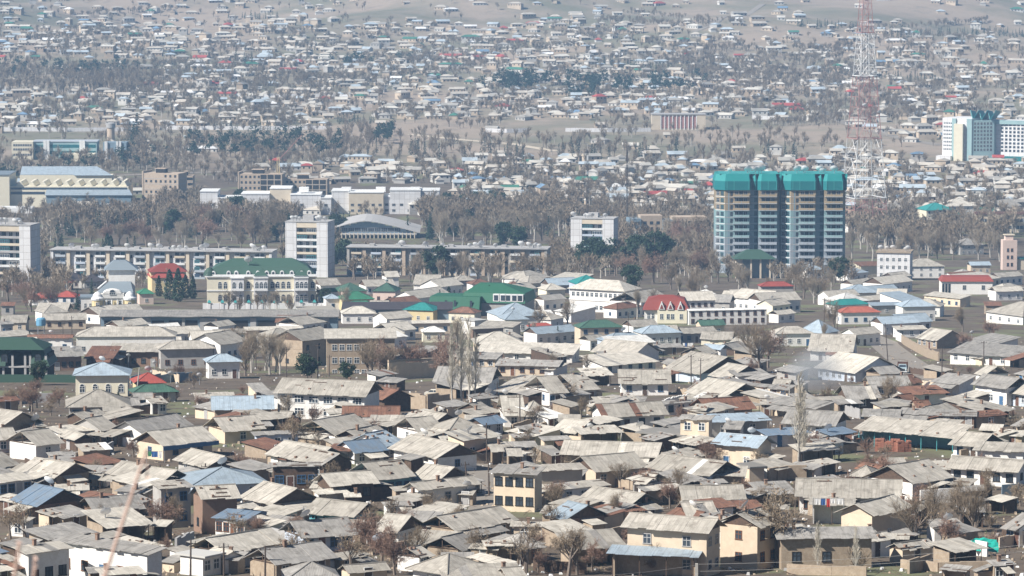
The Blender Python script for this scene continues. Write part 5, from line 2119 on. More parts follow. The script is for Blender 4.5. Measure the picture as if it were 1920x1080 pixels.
    t.part('jib', [m_['red']], lambda b: [b.tube((0, y, 22), (15, y, 38), .25, .2, 4) for y in (-.5, .5)] + [b.tube((i * 1.2, -.5 if i % 2 else .5, 22 + i * 1.28), (i * 1.2 + 1.2, .5 if i % 2 else -.5, 23.28 + i * 1.28), .12, .12, 3) for i in range(12)])
    # two thin masts
    for px, lab in ((1101, 'thin dark radio mast rising behind the half hidden nine-storey block'), (1175, 'thin dark radio mast left of the brown concrete office')):
        t = Site('radio_mast', lab, 'mast', px, 440, 0, None, 1)
        hh = 160 / t.k
        t.part('shaft', [m_['pole']], lambda b: [b.tube((.45 * C_(a), .45 * S(a), 0), (.45 * C_(a), .45 * S(a), hh), .2, .2, 4) for a in (0, 2.1, 4.2)] + [b.tube((.45 * C_(i * 2.1), .45 * S(i * 2.1), i * 1.4), (.45 * C_(i * 2.1 + 2.1), .45 * S(i * 2.1 + 2.1), i * 1.4 + 1.4), .1, .1, 3) for i in range(int(hh / 1.4))])
        t.part('antenna', [m_['white'] if px < 1150 else m_['pole']], lambda b: (b.box(-.5, .5, -.5, .5, hh - 6, hh - 3), b.tube((0, 0, hh), (0, 0, hh + 3), .12, .06, 4)))
    # blue water tank on a stand
    t = Site('water_tank', 'blue cylindrical water tank standing among pale roofs at the left', 'tank', 77, 628, 0, None, 2)
    t.part('tank', [m_['tank']], lambda b: b.lathe([(.05, 3), (1.5, 3), (1.55, 3.2), (1.55, 5.1), (1.2, 5.5), (.05, 5.6)], 14))
    t.part('stand', [m_['steel']], lambda b: [b.tube((x, y, -1), (x, y, 3), .1, .1, 4) for x in (-1, 1) for y in (-1, 1)])


misc()

for t_ in (('A', 0, 640, 4, A_), ('B', 480, 640, 4, B_), ('C', 960, 640, 4, C2_), ('D', 1440, 560, 3.6, D_), ('E', 0, 860, 4, E_), ('F', 480, 860, 4, F_),
           ('G', 960, 860, 4, G_), ('H', 1440, 860, 4, H_), ('m', 0, 360, 3, M4), ('m', 640, 360, 3, M5), ('m', 1280, 360, 3, M6)):
    parse(*t_[1:])

# ------------------------------------------------------------------ walls and fences
def fence(name, label, pts, h, mat, th=.25, h2=0.0, cap=None, cat='wall'):
    P = [hit(*p) for p in pts]
    o = thing(name, label, cat, P[0])
    o['kind'] = 'thing'
    if not label:
        later_label(o, h2, *pts[len(pts) // 2])
    elif label.startswith('low yard wall'):
        o['group'] = 'walls between the hillside yards'
    b = MB()
    for i in range(len(P) - 1):
        a, c = P[i] - P[0], P[i + 1] - P[0]
        d = (c - a)
        n = max(1, int(d.length / 2.2))
        w = Vector((-d.y, d.x, 0)).normalized() * th / 2
        for k in range(n):
            p, q = a + d * (k / n), a + d * ((k + 1) / n)
            ht = h * (U(.88, 1.05) if name != 'gate' else 1)
            q = q - d.normalized() * .012
            pl = [(p - w).to_tuple()[:2], (q - w).to_tuple()[:2], (q + w).to_tuple()[:2], (p + w).to_tuple()[:2]]
            z = (p.z + q.z) / 2
            b.prism(pl, z - 1.2, z + ht, 0)
    b.build('wall_body', [mat], o)
    if cap:
        b = MB()
        for i in range(len(P) - 1):
            a, c = P[i] - P[0], P[i + 1] - P[0]
            b.tube(a + Vector((0, 0, h * 1.06)), c + Vector((0, 0, h * 1.06)), th * .75, th * .75, 4, 0, True)
        b.build('coping', [cap], o)
    return o


MU, WH, GR = WALL['m'], WALL['w'], m_['grey']
fence('yard_wall', 'long high mud wall on the ridge above the parked cream car', [(728, 712), (790, 709), (852, 706)], 4.2, WALL['c'], .5, cap=MU)
fence('yard_wall', 'low mud terrace wall holding the yard of the parked cream car', [(748, 764), (800, 768), (842, 766)], 3.0, MU, .5)
fence('yard_wall', 'tan mud wall curving along the dusty street to its white gate', [(1691, 642), (1710, 655), (1738, 670), (1760, 677)], 2.4, MU, .4)
fence('gate', 'white metal gate at the upper end of the tan street wall', [(1680, 637), (1691, 642)], 2.6, m_['white'], .15, cat='gate')
fence('fence', 'brown board fence below the parked truck', [(1705, 700), (1740, 706), (1785, 712)], 1.5, m_['wood'], .12, cat='fence')
fence('fence', 'rust-brown sheet fence under the zinc porch of the big two-storey house', [(1155, 1075), (1235, 1079), (1304, 1079)], 2.0, m_['rust'], .15, cat='fence')
fence('yard_wall', 'white yard wall right of the white house with timber gable', [(1725, 945), (1795, 943)], 2.2, WH, .3)
fence('fence', 'tall dark board fence left of the grey-blue gate', [(1797, 944), (1860, 942)], 2.3, m_['wood'], .14, cat='fence')
fence('gate', 'grey-blue sheet gate near the right border', [(1878, 946), (1910, 944)], 3.0, m_['slate'], .15, cat='gate')
fence('yard_wall', 'curved grey concrete wall below the white house with long cream walls', [(140, 866), (180, 858), (212, 846)], 1.6, GR, .3)
fence('yard_wall', None, [(1476, 1077), (1560, 1079), (1625, 1080)], 1.3, MU, .4, 'crumbling mud yard wall')
fence('yard_wall', None, [(1690, 1066), (1760, 1072), (1880, 1070)], 1.2, MU, .4, 'broken mud yard wall')
fence('fence', None, [(1000, 1070), (1040, 1074), (1100, 1076)], 1.6, m_['wood'], .12, 'grey stick fence', cat='fence')
fence('yard_wall', None, [(1440, 905), (1475, 900), (1512, 899)], 2.2, MU, .4, 'reddish mud yard wall')
fence('yard_wall', None, [(1800, 862), (1850, 856)], 1.8, MU, .4, 'low mud yard wall')
fence('yard_wall', None, [(1165, 828), (1200, 826)], 2.0, WH, .3, 'whitewashed yard wall')
fence('yard_wall', None, [(620, 1015), (668, 1008)], 1.6, MU, .4, 'low mud yard wall')
fence('yard_wall', None, [(0, 760), (50, 756), (100, 755)], 2.0, GR, .3, 'grey yard wall')
fence('fence', None, [(245, 720), (320, 716), (372, 713)], 2.0, m_['slate'], .2, 'dark grey sheet fence', cat='fence')
fence('yard_wall', None, [(1000, 800), (960, 812)], 1.6, MU, .4, 'low mud yard wall')
fence('yard_wall', None, [(1015, 718), (1060, 714)], 1.4, WALL['c'], .3, 'cream yard wall')
fence('yard_wall', None, [(1245, 765), (1300, 752), (1330, 744)], 1.8, WH, .3, 'whitewashed yard wall')
fence('yard_wall', None, [(700, 1040), (780, 1030), (850, 1022)], 1.4, MU, .4, 'low mud yard wall')
fence('yard_wall', None, [(375, 1060), (400, 1064), (430, 1062)], 1.6, WH, .3, 'whitewashed yard wall')
fence('yard_wall', None, [(1290, 905), (1330, 900), (1400, 905)], 1.7, MU, .4, 'low mud yard wall')
fence('yard_wall', None, [(1650, 735), (1700, 738)], 1.5, MU, .4, 'low mud yard wall')
for xa, xb, yy, nm in ((0, 250, 246, 'at the far left'), (300, 620, 243, 'left of the grassy track'), (910, 990, 248, 'above the grassy track'), (1060, 1220, 247, 'left of the red-finned hall'), (1410, 1540, 224, 'right of the red-finned hall'), (440, 640, 182, 'below the distant red villas')):
    fence('field_wall', f'pale wall edging the distant field {nm}', [(xa, yy), ((xa + xb) / 2, yy + 1), (xb, yy)], 3.2, m_['bldgw'], .5)

# ------------------------------------------------------------------ poles and wires
POLES = []
for ln in '''
537 720 650 w
596 715 643 w
617 706 665 w
932 745 715 w
913 868 792 w
520 866 830 w
975 806 738 w
1296 728 664 w
1313 722 671 w
1665 676 605 w 3
1844 706 638 w
1766 712 651 w
1570 627 582 w
1545 628 558 w
236 898 862 w
300 912 870 w
357 1084 1010 w
420 1084 1017 w
612 984 930 w
880 942 864 w 4
917 930 860 w
759 1047 998 w
497 1086 1022 w
1178 640 585 w
254 752 688 p -4
208 690 655 p
215 690 655 p
1000 742 700 w
1441 806 788 w
1131 908 872 p
1255 940 900 w
135 632 592 w
118 632 607 w
480 690 640 w
1630 640 600 w
1262 940 930 w
1150 962 930 w
440 590 568 w
1480 760 715 p
800 985 958 w
385 905 868 w
1740 930 880 w
'''.strip().splitlines():
    w = ln.split()
    px, py, top = (float(v) for v in w[:3])
    p = hit(px, py)
    k = F / p.y
    h = (py - top) / k
    o = thing('utility_pole', None, 'pole', p)
    later_label(o, 'pale concrete pole' if w[3] == 'p' else 'dark wooden utility pole', px, (py + top) / 2)
    ln_ = float(w[4]) / k * 2 if len(w) > 4 else U(-.1, .1)
    b = MB()
    b.tube((0, 0, -.6), (-ln_, 0, h), .15, .10, 6, 0, True)
    b.build('post', [m_['polel'] if w[3] == 'p' else m_['pole']], o)
    b = MB()
    a = U(-.5, .5)
    b.tube((-ln_ - .7 * C_(a), -.7 * S(a), h - .5), (-ln_ + .7 * C_(a), .7 * S(a), h - .5), .06, .06, 4, 0, True)
    for q in (-.6, 0, .6):
        b.tube((-ln_ + q * C_(a), q * S(a), h - .45), (-ln_ + q * C_(a), q * S(a), h - .2), .05, .04, 5, 0, True)
    b.build('crossarm', [m_['pole']], o)
    POLES.append((p + Vector((-ln_, 0, h - .3)), px, py))
p = hit(1306, 1086)
o = thing('fence_post', 'pale squared timber post at the bottom edge holding two wires', 'post', p)
b = MB()
b.prism([(-.2, -.2), (.2, -.2), (.2, .2), (-.2, .2)], -.5, 2.0, 0, [(-.17, -.17), (.17, -.17), (.17, .17), (-.17, .17)])
b.build('post_body', [m_['polel']], o)


def wire(label, a, c, sag, r=.02, mt='polel'):
    o = thing('overhead_wire', label, 'wire', a)
    b = MB()
    n = 14
    P = [(c - a) * (i / n) - Vector((0, 0, sag * 4 * (i / n) * (1 - i / n))) for i in range(n + 1)]
    for u, v in zip(P, P[1:]):
        b.tube(u, v, r, r, 4)
    b.build('strand', [m_[mt]], o)


pt = p + Vector((0, 0, 1.9))
wire('upper pale wire sloping up to the right from the post at the bottom edge', pt, on_plane(1935, 1020, pt.z + 3.0), .5)
wire('lower pale wire sloping up to the right from the post at the bottom edge', pt - Vector((0, 0, .9)), on_plane(1935, 1032, pt.z + 2.1), .5)
wire('pale wire running left along the bottom edge from the post', pt - Vector((0, 0, .1)), on_plane(1060, 1082, pt.z - .4), .3)
for i, j in ((0, 1), (3, 4), (7, 8), (19, 20), (16, 17), (10, 11)):
    a, c = POLES[i], POLES[j]
    wire(f'thin dark wire strung between the two poles near {"the dark pine" if i == 0 else "the tall bare poplars" if i == 3 else "the blue steep gable" if i == 7 else "the narrow alley" if i == 19 else "the lower left corner" if i == 16 else "the long white roadside house"}', a[0], c[0], .6, .018, 'pole')

# ------------------------------------------------------------------ vehicles
def wheel(root, x, y, r, w):
    b = MB()
    n = 14
    for (r0, y0), (r1, y1) in (((r * .55, -w / 2), (r, -w / 2)), ((r, -w / 2), (r, w / 2)), ((r, w / 2), (r * .55, w / 2))):
        for k in range(n):
            a, c = k * 2 * math.pi / n, (k + 1) * 2 * math.pi / n
            b.face([(x + r0 * C_(a), y + y0, r + r0 * S(a)), (x + r0 * C_(c), y + y0, r + r0 * S(c)), (x + r1 * C_(c), y + y1, r + r1 * S(c)), (x + r1 * C_(a), y + y1, r + r1 * S(a))])
    t = b.build('tyre', [m_['tyre']], root)
    t.name = 'wheel'
    b = MB()
    b.tube((x, y - w / 2 - .01, r), (x, y + w / 2 + .01, r), r * .56, r * .56, 12, 0, True)
    b.build('rim', [m_['steel']], t)


def sedan(px, py, rz, label):
    o = thing('parked_car', label, 'car', hit(px, py), rz)
    b = MB()
    side = [(-2.05, .35), (2.05, .35), (2.1, .75), (1.95, .88), (1.0, .95), (-1.15, .97), (-1.95, .9), (-2.1, .7)]
    for s_, w in ((0, .8),):
        L, R_ = [(x, -w, z) for x, z in side], [(x, w, z) for x, z in side]
        b.face(L)
        b.face(R_[::-1])
        for i in range(len(side)):
            j = (i + 1) % len(side)
            b.face([L[j], L[i], R_[i], R_[j]])
    b.build('body', [m_['carw']], o)
    b = MB()
    b.prism([(-1.35, -.74), (1.15, -.74), (1.15, .74), (-1.35, .74)], .94, 1.4, 0, [(-.85, -.6), (.55, -.6), (.55, .6), (-.85, .6)])
    b.build('glasshouse', [m_['glass']], o)
    b = MB()
    b.prism([(-.9, -.63), (.6, -.63), (.6, .63), (-.9, .63)], 1.39, 1.47, 0, [(-.75, -.5), (.45, -.5), (.45, .5), (-.75, .5)])
    for x0, x1 in ((-1.35, -.85), (1.15, .55), (-.15, -.15)):
        for s_ in (-1, 1):
            b.tube((x0, s_ * .75, .95), (x1, s_ * .61, 1.4), .05, .05, 4)
    b.build('roof', [m_['carw']], o)
    b = MB()
    b.box(-2.2, -2.08, -.8, .8, .38, .5)
    b.box(2.08, 2.2, -.8, .8, .38, .5)
    b.build('bumper', [m_['steel']], o)
    for x in (-1.3, 1.3):
        for y in (-.72, .72):
            wheel(o, x, y, .32, .2)
    for y in (-.55, .55):
        b = MB()
        b.tube((-2.05, y, .72), (-2.12, y, .72), .12, .12, 8, 0, True)
        b.build('headlight', [m_['white']], o)


sedan(815, 743, -.15, 'old cream saloon car parked side-on on the mud terrace')
o = thing('parked_truck', 'old pale blue lorry with dark cargo bed facing the viewer on the dusty street', 'truck', hit(1692, 700), -.12)
b = MB()
b.prism([(-1.05, -1.6), (1.05, -1.6), (1.05, .2), (-1.05, .2)], .6, 1.5, 0)
b.prism([(-1.0, -.7), (1.0, -.7), (1.0, .2), (-1.0, .2)], 1.5, 2.3, 0, [(-.9, -.45), (.9, -.45), (.9, .2), (-.9, .2)])
b.build('cab', [m_['carb']], o)
b = MB()
b.face([(-.85, -.71, 1.6), (.85, -.71, 1.6), (.8, -.52, 2.2), (-.8, -.52, 2.2)])
b.build('windscreen', [m_['glass']], o)
b = MB()
b.box(-1.25, 1.25, .4, 5, 1.0, 1.15)
for x in (-1.25, 1.17):
    b.box(x, x + .08, .4, 5, 1.15, 2.5)
b.box(-1.17, 1.17, .4, .48, 1.15, 2.6)
b.box(-1.17, 1.17, 4.9, 4.99, 1.15, 2.3)
b.build('cargo_bed', [m_['rust']], o)
b = MB()
b.box(-.6, .6, -1.68, -1.6, .75, 1.3)
b.build('grille', [m_['dark']], o)
b = MB()
b.box(-1.15, 1.15, -1.9, -1.7, .5, .72)
b.build('bumper', [m_['white']], o)
for x in (-.8, .8):
    b = MB()
    b.tube((x, -1.6, 1.1), (x, -1.7, 1.1), .14, .14, 8, 0, True)
    b.build('headlight', [m_['white']], o)
for y in (-.9, 3.6):
    for x in (-.95, .95):
        b = MB()
        n = 12
        b.tube((x - .14, y, .48), (x + .14, y, .48), .48, .48, n, 0, True)
        b.build('wheel', [m_['tyre']], o)

# ------------------------------------------------------------------ laundry, stacks, tarpaulin, dishes standing on their own
def laundry(px, py, wpx, label, cols, h=1.9, rz=0.0, hz=0.0):
    p = hit(px, py)
    k = F / p.y
    w = wpx / k
    o = thing('washing_line', label, 'washing line', p + Vector((0, 0, hz)), rz)
    b = MB()
    b.tube((-w / 2, 0, h), (w / 2, 0, h), .015, .015, 4)
    for s_ in (-1, 1):
        b.tube((s_ * w / 2, 0, -.5), (s_ * w / 2, 0, h + .1), .05, .04, 5, 0, True)
    b.build('line', [m_['steel']], o)
    x = -w / 2 + .2
    i = 0
    while x < w / 2 - .5:
        cw, chh = U(.45, 1.0), U(.6, 1.3)
        b = MB()
        n = 5
        for j in range(n):
            a, c = j / n, (j + 1) / n
            ya, yb = .05 * S(j * 2.1), .05 * S(j * 2.1 + 2.1)
            b.slab([(x + cw * a, ya, h - chh), (x + cw * c, yb, h - chh + U(-.04, .04)), (x + cw * c, 0, h - .01), (x + cw * a, 0, h - .01)], .012)
        b.build('garment', [m_['cloth%d' % cols[i % len(cols)]]], o)
        x += cw + U(.05, .25)
        i += 1


laundry(292, 868, 34, 'bright washing line of green, white and orange clothes under the blue-edged roof', (4, 2, 1, 5, 0, 2))
laundry(1553, 990, 58, 'washing line of red and white clothes above the balcony of the white house', (1, 2, 0, 1, 1, 0, 2), 2.0, 0, 2.2)
laundry(222, 908, 40, 'washing line of pink clothes beside the small green-grey house', (3, 1, 3, 3), 1.8)
laundry(735, 808, 48, 'washing line of red and dark blue clothes behind the pale bleached roofs', (2, 0, 0, 2, 0), 2.0)
laundry(1258, 712, 36, 'washing line of white and pale blue sheets behind the big grey gable roof', (1, 1, 2, 1), 1.9)
laundry(15, 918, 22, 'washing line of white clothes at the left edge', (1, 1, 2), 1.8)
laundry(205, 1046, 30, 'washing line of white sheets behind the big white satellite dish', (1, 1, 1), 2.0)
laundry(1290, 655, 22, 'washing line of pale clothes above the grey ridge roofs', (1, 2, 1), 1.9)
laundry(580, 975, 22, 'short washing line of white clothes under the turquoise eave', (1, 1), 1.9)


def pile(px, py, w, d, h, mt, label, nm='brick_stack'):
    o = thing(nm, label, 'stack', hit(px, py), U(-.2, .2))
    b = MB()
    nx, nz = int(w / .5), int(h / .25)
    for i in range(nx):
        for j in range(nz):
            if j > nz - 3 and RNG.random() < .4:
                continue
            b.box(-w / 2 + w * i / nx + .02, -w / 2 + w * (i + 1) / nx - .02, -d / 2 + U(-.05, .05), d / 2, h * j / nz + .01, h * (j + 1) / nz - .02)
    b.box(-w / 2 + .06, w / 2 - .06, -d / 2 + .1, d / 2 - .06, -.6, h * .8)
    b.build('bricks', [m_['orange']], o)


pile(1664, 846, 4.2, 1.2, 2.1, 0, 'tall stack of orange bricks left of two, under the blue-posted veranda')
pile(1694, 847, 2.4, 1.2, 1.9, 0, 'smaller stack of orange bricks right of two, under the blue-posted veranda')
pile(1462, 945, 4.4, 2, 1.8, 0, 'heap of stacked tiles left of the white house with balcony laundry')

o = thing('tarpaulin', 'turquoise tarpaulin slung beside the pale lean-to roof at lower right', 'tarpaulin', hit(1848, 1043))
b = MB()
n = 7
g = [[Vector(((i / n - .5) * 3.4 + U(-.1, .1), (j / n) * 1.2 + U(-.1, .1), 2.3 - .5 * abs(i / n - .4) - (1 - j / n) * 1.5 + U(-.1, .1))) for i in range(n + 1)] for j in range(n + 1)]
for i in range(n):
    for j in range(n):
        b.face([g[j][i], g[j][i + 1], g[j + 1][i + 1], g[j + 1][i]])
b.build('sheet', [m_['tarp']], o)
b = MB()
for x in (-1.6, 1.6):
    b.tube((x, 1.0, -.5), (x, 1.0, 2.3), .05, .05, 5, 0, True)
b.build('prop', [m_['wood']], o)


def lone_dish(px, py, s, label, hz=.6, mat=None):
    p = hit(px, py)
    o = thing('satellite_dish', label, 'satellite dish', p)
    d = link('reflector', DISH, o, (0, 0, hz))
    d.scale = (s, s, s)
    b = MB()
    b.tube((0, 0, -.5), (0, .1, hz + .2), .07, .06, 6, 0, True)
    b.build('post', [m_['steel']], o)


lone_dish(149, 1058, 1.45, 'big white satellite dish on a post left of the laundry at lower left', 1.2)
lone_dish(286, 1075, .55, 'small white round dish on a thin post at lower left', 2.0)
lone_dish(541, 948, 1.25, 'white satellite dish standing upright between pale roofs', 1.4)
lone_dish(1326, 764, .7, 'white satellite dish in front of the rusty red roof', 1.8)
lone_dish(1072, 985, 1.25, 'rust-streaked satellite dish lying back on a pale roof', 1.6)
lone_dish(1822, 634, 1.2, 'white satellite dish above the long white roadside house', 1.0)
lone_dish(241, 690, 1.0, 'white satellite dish on a leaning pole by the ivory arched-window house', 2.6)
lone_dish(290, 700, 1.0, 'white satellite dish right of the ivory arched-window house', 2.0)
lone_dish(320, 718, 1.2, 'white satellite dish over the low red roof', 1.4)
lone_dish(374, 722, 1.1, 'white satellite dish near the zinc-roofed white house', 1.6)
lone_dish(555, 665, 1.1, 'white satellite dish left of two, beside the dark pine', 2.0)
lone_dish(568, 664, 1.1, 'white satellite dish right of two, beside the dark pine', 2.0)
lone_dish(94, 552, 1.6, 'white satellite dish in the dark bare yard left of the domed villa', 2.0)
lone_dish(1605, 606, 1.0, 'white satellite dish near the orange hipped roof', 2.0)

# dry grass stems close to the camera
for (px, py, y, top, r, lab) in ((190, 1100, 12.0, (274, 846), .0085, 'blurred dry reed stem leaning right close to the camera'),
                                 (20, 1130, 11.0, (36, 1018), .008, 'blurred dry grass tip at the very lower left corner'),
                                 (58, 1130, 11.5, (66, 1046), .007, 'blurred short dry grass tip right of the corner one')):
    dx, dz = ray(px, py)
    b0 = Vector((dx * y - .05, y, t1(dx * y, y) - .03))
    o = thing('dry_reed', lab, 'reed', b0)
    a = Vector((dx * y, y, CZ + dz * y)) - b0
    dx, dz = ray(*top)
    e = Vector((dx * y, y, CZ + dz * y)) - b0
    b = MB()
    P = [Vector((0, 0, 0)), a * .5 + Vector((-.01, 0, 0)), a, a.lerp(e, .35) + Vector((.0, 0, 0)), a.lerp(e, .7) + Vector((.0, 0, 0)), e]
    for i, (u, v) in enumerate(zip(P, P[1:])):
        b.tube(u, v, r * (1 - i * .09), r * (1 - (i + 1) * .09), 6)
    b.build('stem', [m_['reed']], o)
    b = MB()
    for k in range(8):
        q = e + Vector((U(-.005, .005), U(-.005, .005), -k * .012))
        leafq(b, RNG, q, .012)
    b.build('seed_head', [m_['reed']], o)

# ------------------------------------------------------------------ filler sheds between the houses of the quarter
cand = 0
nfill = 0
while cand < 14000 and nfill < 240:
    cand += 1
    px, py = U(5, 1915), U(655, 1075)
    if py < 745 and px < 520 or 1600 < px < 1760 and py < 700 or 890 < px < 935 and 870 < py < 950 or 740 < px < 850 and 690 < py < 770:
        continue
    if py > 1030 and px > 1080 or 1560 < px < 1720 and 800 < py < 870 or 1240 < px < 1330 and 1000 < py:
        continue
    p = hit(px, py)
    if not free(p.x, p.y + 1, .55):
        continue
    w = U(24, 60) * (F / p.y) / 11
    sl = U(-.34, .34)
    house(RNG.choice('mmooog'), px - w / 2, py + w * sl * .5, px + w / 2, py - w * sl * .5, U(8, 18), RNG.choice('aaaaddlllddr'), RNG.choice('mmmmcoow'), U(1.7, 2.3), ['w0', 's0'], 'shed', None, 'shed')
    nfill += 1
# and small houses in the town below
nfill2 = 0
cand = 0
while cand < 3000 and nfill2 < 60:
    cand += 1
    px, py = U(0, 1920), U(520, 655)
    if py < 560 and px < 620 or 380 < px < 600 and py < 600 or 640 < px < 860 and py > 640 or 1640 < px < 1720 and py > 630 or 440 < px < 560 and py > 650 or 1250 < px < 1560 and py < 545:
        continue
    p = hit(px, py)
    if not free(p.x, p.y + 3, 3.6):
        continue
    w = U(40, 80) * (F / p.y) / 6
    house(RNG.choice('ghhgm'), px - w / 2, py + U(-2, 5), px + w / 2, py - U(-2, 4), U(10, 17), RNG.choice('aaalllppdwr'), RNG.choice('wwwcyi'), U(3, 3.8), [])
    nfill2 += 1

# low walls, shrubs and small trees crowding the yards
n = 0
while n < 60:
    px, py = U(0, 1920), U(700, 1075)
    if 1600 < px < 1760 and py < 720 or 890 < px < 935 and 870 < py < 950:
        continue
    p = hit(px, py)
    if not free(p.x, p.y, .3):
        continue
    w = U(10, 28)
    sl = U(-.35, .35)
    fence('yard_wall', 'low yard wall wedged between the hillside houses', [(px - w, py + w * sl), (px + w, py - w * sl)], U(1.2, 2.0), RNG.choice([MU, MU, MU, WALL['c'], WH, m_['wood'], GR]), U(.15, .4))
    n += 1
n = 0
while n < 150:
    px, py = U(0, 1920), U(690, 1078)
    if 1600 < px < 1760 and py < 720 or 890 < px < 935 and 870 < py < 950:
        continue
    p = hit(px, py)
    if not free(p.x, p.y, -.3):
        continue
    k = RNG.choice(('bush', 'bush', 'bush', 'yard', 'red'))
    if k == 'bush':
        tree('bush', px, py, None, U(1.5, 3.2), 'shrubs of the hillside yards', 'leafless shrub in a yard of the hillside quarter')
    else:
        tree(k, px, py, None, U(2.6, 4.6), 'little trees of the hillside yards', 'little leafless tree in a yard of the hillside quarter')
    n += 1

# ------------------------------------------------------------------ street and tracks draped on the ground
def strip(name, pts, w, mat, dz=.06):
    P = [hit(*p) for p in pts]
    Q = []
    for i in range(len(P) - 1):
        n = max(2, int((P[i + 1] - P[i]).length / 3))
        Q += [P[i].lerp(P[i + 1], k / n) for k in range(n)]
    Q.append(P[-1])
    b = MB()
    rows = []
    for i, q in enumerate(Q):
        d = (Q[min(i + 1, len(Q) - 1)] - Q[max(i - 1, 0)])
        nrm = Vector((-d.y, d.x, 0)).normalized()
        row = []
        for s_ in (-1, -.5, 0, .5, 1):
            v = q + nrm * s_ * w / 2
            row.append(Vector((v.x, v.y, t1(v.x, v.y) + dz)))
        rows.append(row)
    for a, c in zip(rows, rows[1:]):
        for j in range(4):
            b.face([a[j], a[j + 1], c[j + 1], c[j]])
    o = b.build(name, [mat])
    o['kind'] = 'structure'
    return o


strip('street', [(1795, 722), (1730, 698), (1690, 672), (1655, 642), (1620, 628), (1560, 622)], 9, m_['asph'])
strip('street', [(1740, 700), (1700, 705), (1640, 690)], 7, m_['asph'], .09)
strip('alley', [(905, 958), (918, 925), (908, 895), (890, 870)], 4.5, m_['asph'])
strip('dirt_road', [(1535, 205), (1540, 190), (1533, 165), (1536, 140)], 9, m_['asph'], .2)
strip('dirt_road', [(1535, 205), (1560, 222), (1610, 240), (1700, 262), (1760, 272)], 9, m_['asph'], .2)
strip('dirt_road', [(770, 252), (860, 262), (960, 270), (1040, 284)], 8, m_['sand'], .2)
strip('dirt_road', [(200, 330), (420, 322), (560, 316), (700, 306)], 8, m_['asph'], .2)
strip('dirt_road', [(1300, 60), (1340, 45), (1400, 28), (1430, 8)], 7, m_['asph'], .3)

# ------------------------------------------------------------------ the far town, too many to count: one mesh of houses, one of trees
def templ_house(hip, L, W_, h, rise):
    l, w = L / 2, W_ / 2
    o, z = .5, h
    v = [(-l, -w, -3), (l, -w, -3), (l, w, -3), (-l, w, -3), (-l, -w, h), (l, -w, h), (l, w, h), (-l, w, h)]
    f = [(0, 1, 5, 4), (1, 2, 6, 5), (2, 3, 7, 6), (3, 0, 4, 7)]
    k = ['w'] * 4
    e = [(-l - o, -w - o, z), (l + o, -w - o, z), (l + o, w + o, z), (-l - o, w + o, z)]
    q = max(.2, l - w) if hip else l + o
    v += e + [(-q, 0, z + rise), (q, 0, z + rise)]
    f += [(8, 9, 13, 12), (10, 11, 12, 13), (9, 10, 13), (11, 8, 12), (11, 10, 9, 8)]
    k += ['r', 'r', 'r' if hip else 'w', 'r' if hip else 'w', 'd']
    n = max(2, int(L / 3))
    for i in range(n):
        x = -l + L * (i + .5) / n
        b = len(v)
        v += [(x - .55, -w - .03, h - 2.1), (x + .55, -w - .03, h - 2.1), (x + .55, -w - .03, h - .8), (x - .55, -w - .03, h - .8)]
        f.append((b, b + 1, b + 2, b + 3))
        k.append('d')
    return v, f, k


FR = {'a': ((.50, .455, .39), 40), 'l': ((.56, .53, .47), 20), 'd': ((.36, .34, .305), 14), 'p': ((.42, .48, .52), 13), 'w': ((.74, .74, .73), 3), 'g': ((.06, .20, .14), 2), 'R': ((.40, .08, .07), 1.5), 'b': ((.16, .25, .36), 2)}
FW = {'W': ((.60, .58, .54), 16), 'C': ((.56, .46, .35), 36), 'M': ((.40, .32, .24), 26), 'Y': ((.44, .42, .39), 14)}
fm = []
fidx = {}
for dct in (FR, FW):
    for k, (c, _) in dct.items():
        fidx[k] = len(fm)
        fm.append(plain('far_' + k, c, tuple(x * .72 for x in c), .12, .4, .65, var=0))
fidx['d'] = fidx['d']
fm.append(m_['dark'])
DARK = len(fm) - 1
fv, ff, fk = [], [], []
far_occ = {}


def far_house(px, py, wpx=None, rc=None, wc=None, hip=None, hs=None):
    p = hit(px, py)
    if wpx is None and p.y > 2550:
        yy = round(p.y / 24 + .5 * S(p.x / 90)) * 24 - 12 * S(p.x / 90) + U(-3, 3)
        p = Vector((p.x, yy, t1(p.x, yy)))
    L = (wpx / (F / p.y)) if wpx else RNG.choice((U(6, 10), U(8, 13), U(9, 16)))
    W_ = min(L * .8, U(5.5, 8.5))
    key = (int(p.x // 11), int(p.y // 11))
    if wpx is None:
        if key in far_occ or not free(p.x, p.y, 7):
            return False
        for a in (-1, 0, 1):
            far_occ[(key[0] + a, key[1])] = 1
    two = RNG.random() < .16
    h = hs or (U(4.6, 6) if two else U(2.3, 3.2))
    v, f, k = templ_house(RNG.random() < .6 if hip is None else hip, L, W_, h, U(1.3, 2.3))
    a = RNG.gauss(0, .28) + (math.pi / 2 if RNG.random() < .15 else 0)
    ca, sa = C_(a), S(a)
    b = len(fv)
    fv.extend((p.x + x * ca - y * sa, p.y + W_ * .5 + x * sa + y * ca, p.z + z) for x, y, z in v)
    ff.extend(tuple(b + i for i in q) for q in f)
    r = rc or RNG.choices(list(FR), [x[1] for x in FR.values()])[0]
    w = wc or RNG.choices(list(FW), [x[1] for x in FW.values()])[0]
    fk.extend(fidx[r] if q == 'r' else fidx[w] if q == 'w' else DARK for q in k)
    return True


def smooth(a, b, x):
    t = min(1, max(0, (x - a) / (b - a)))
    return t * t * (3 - 2 * t)


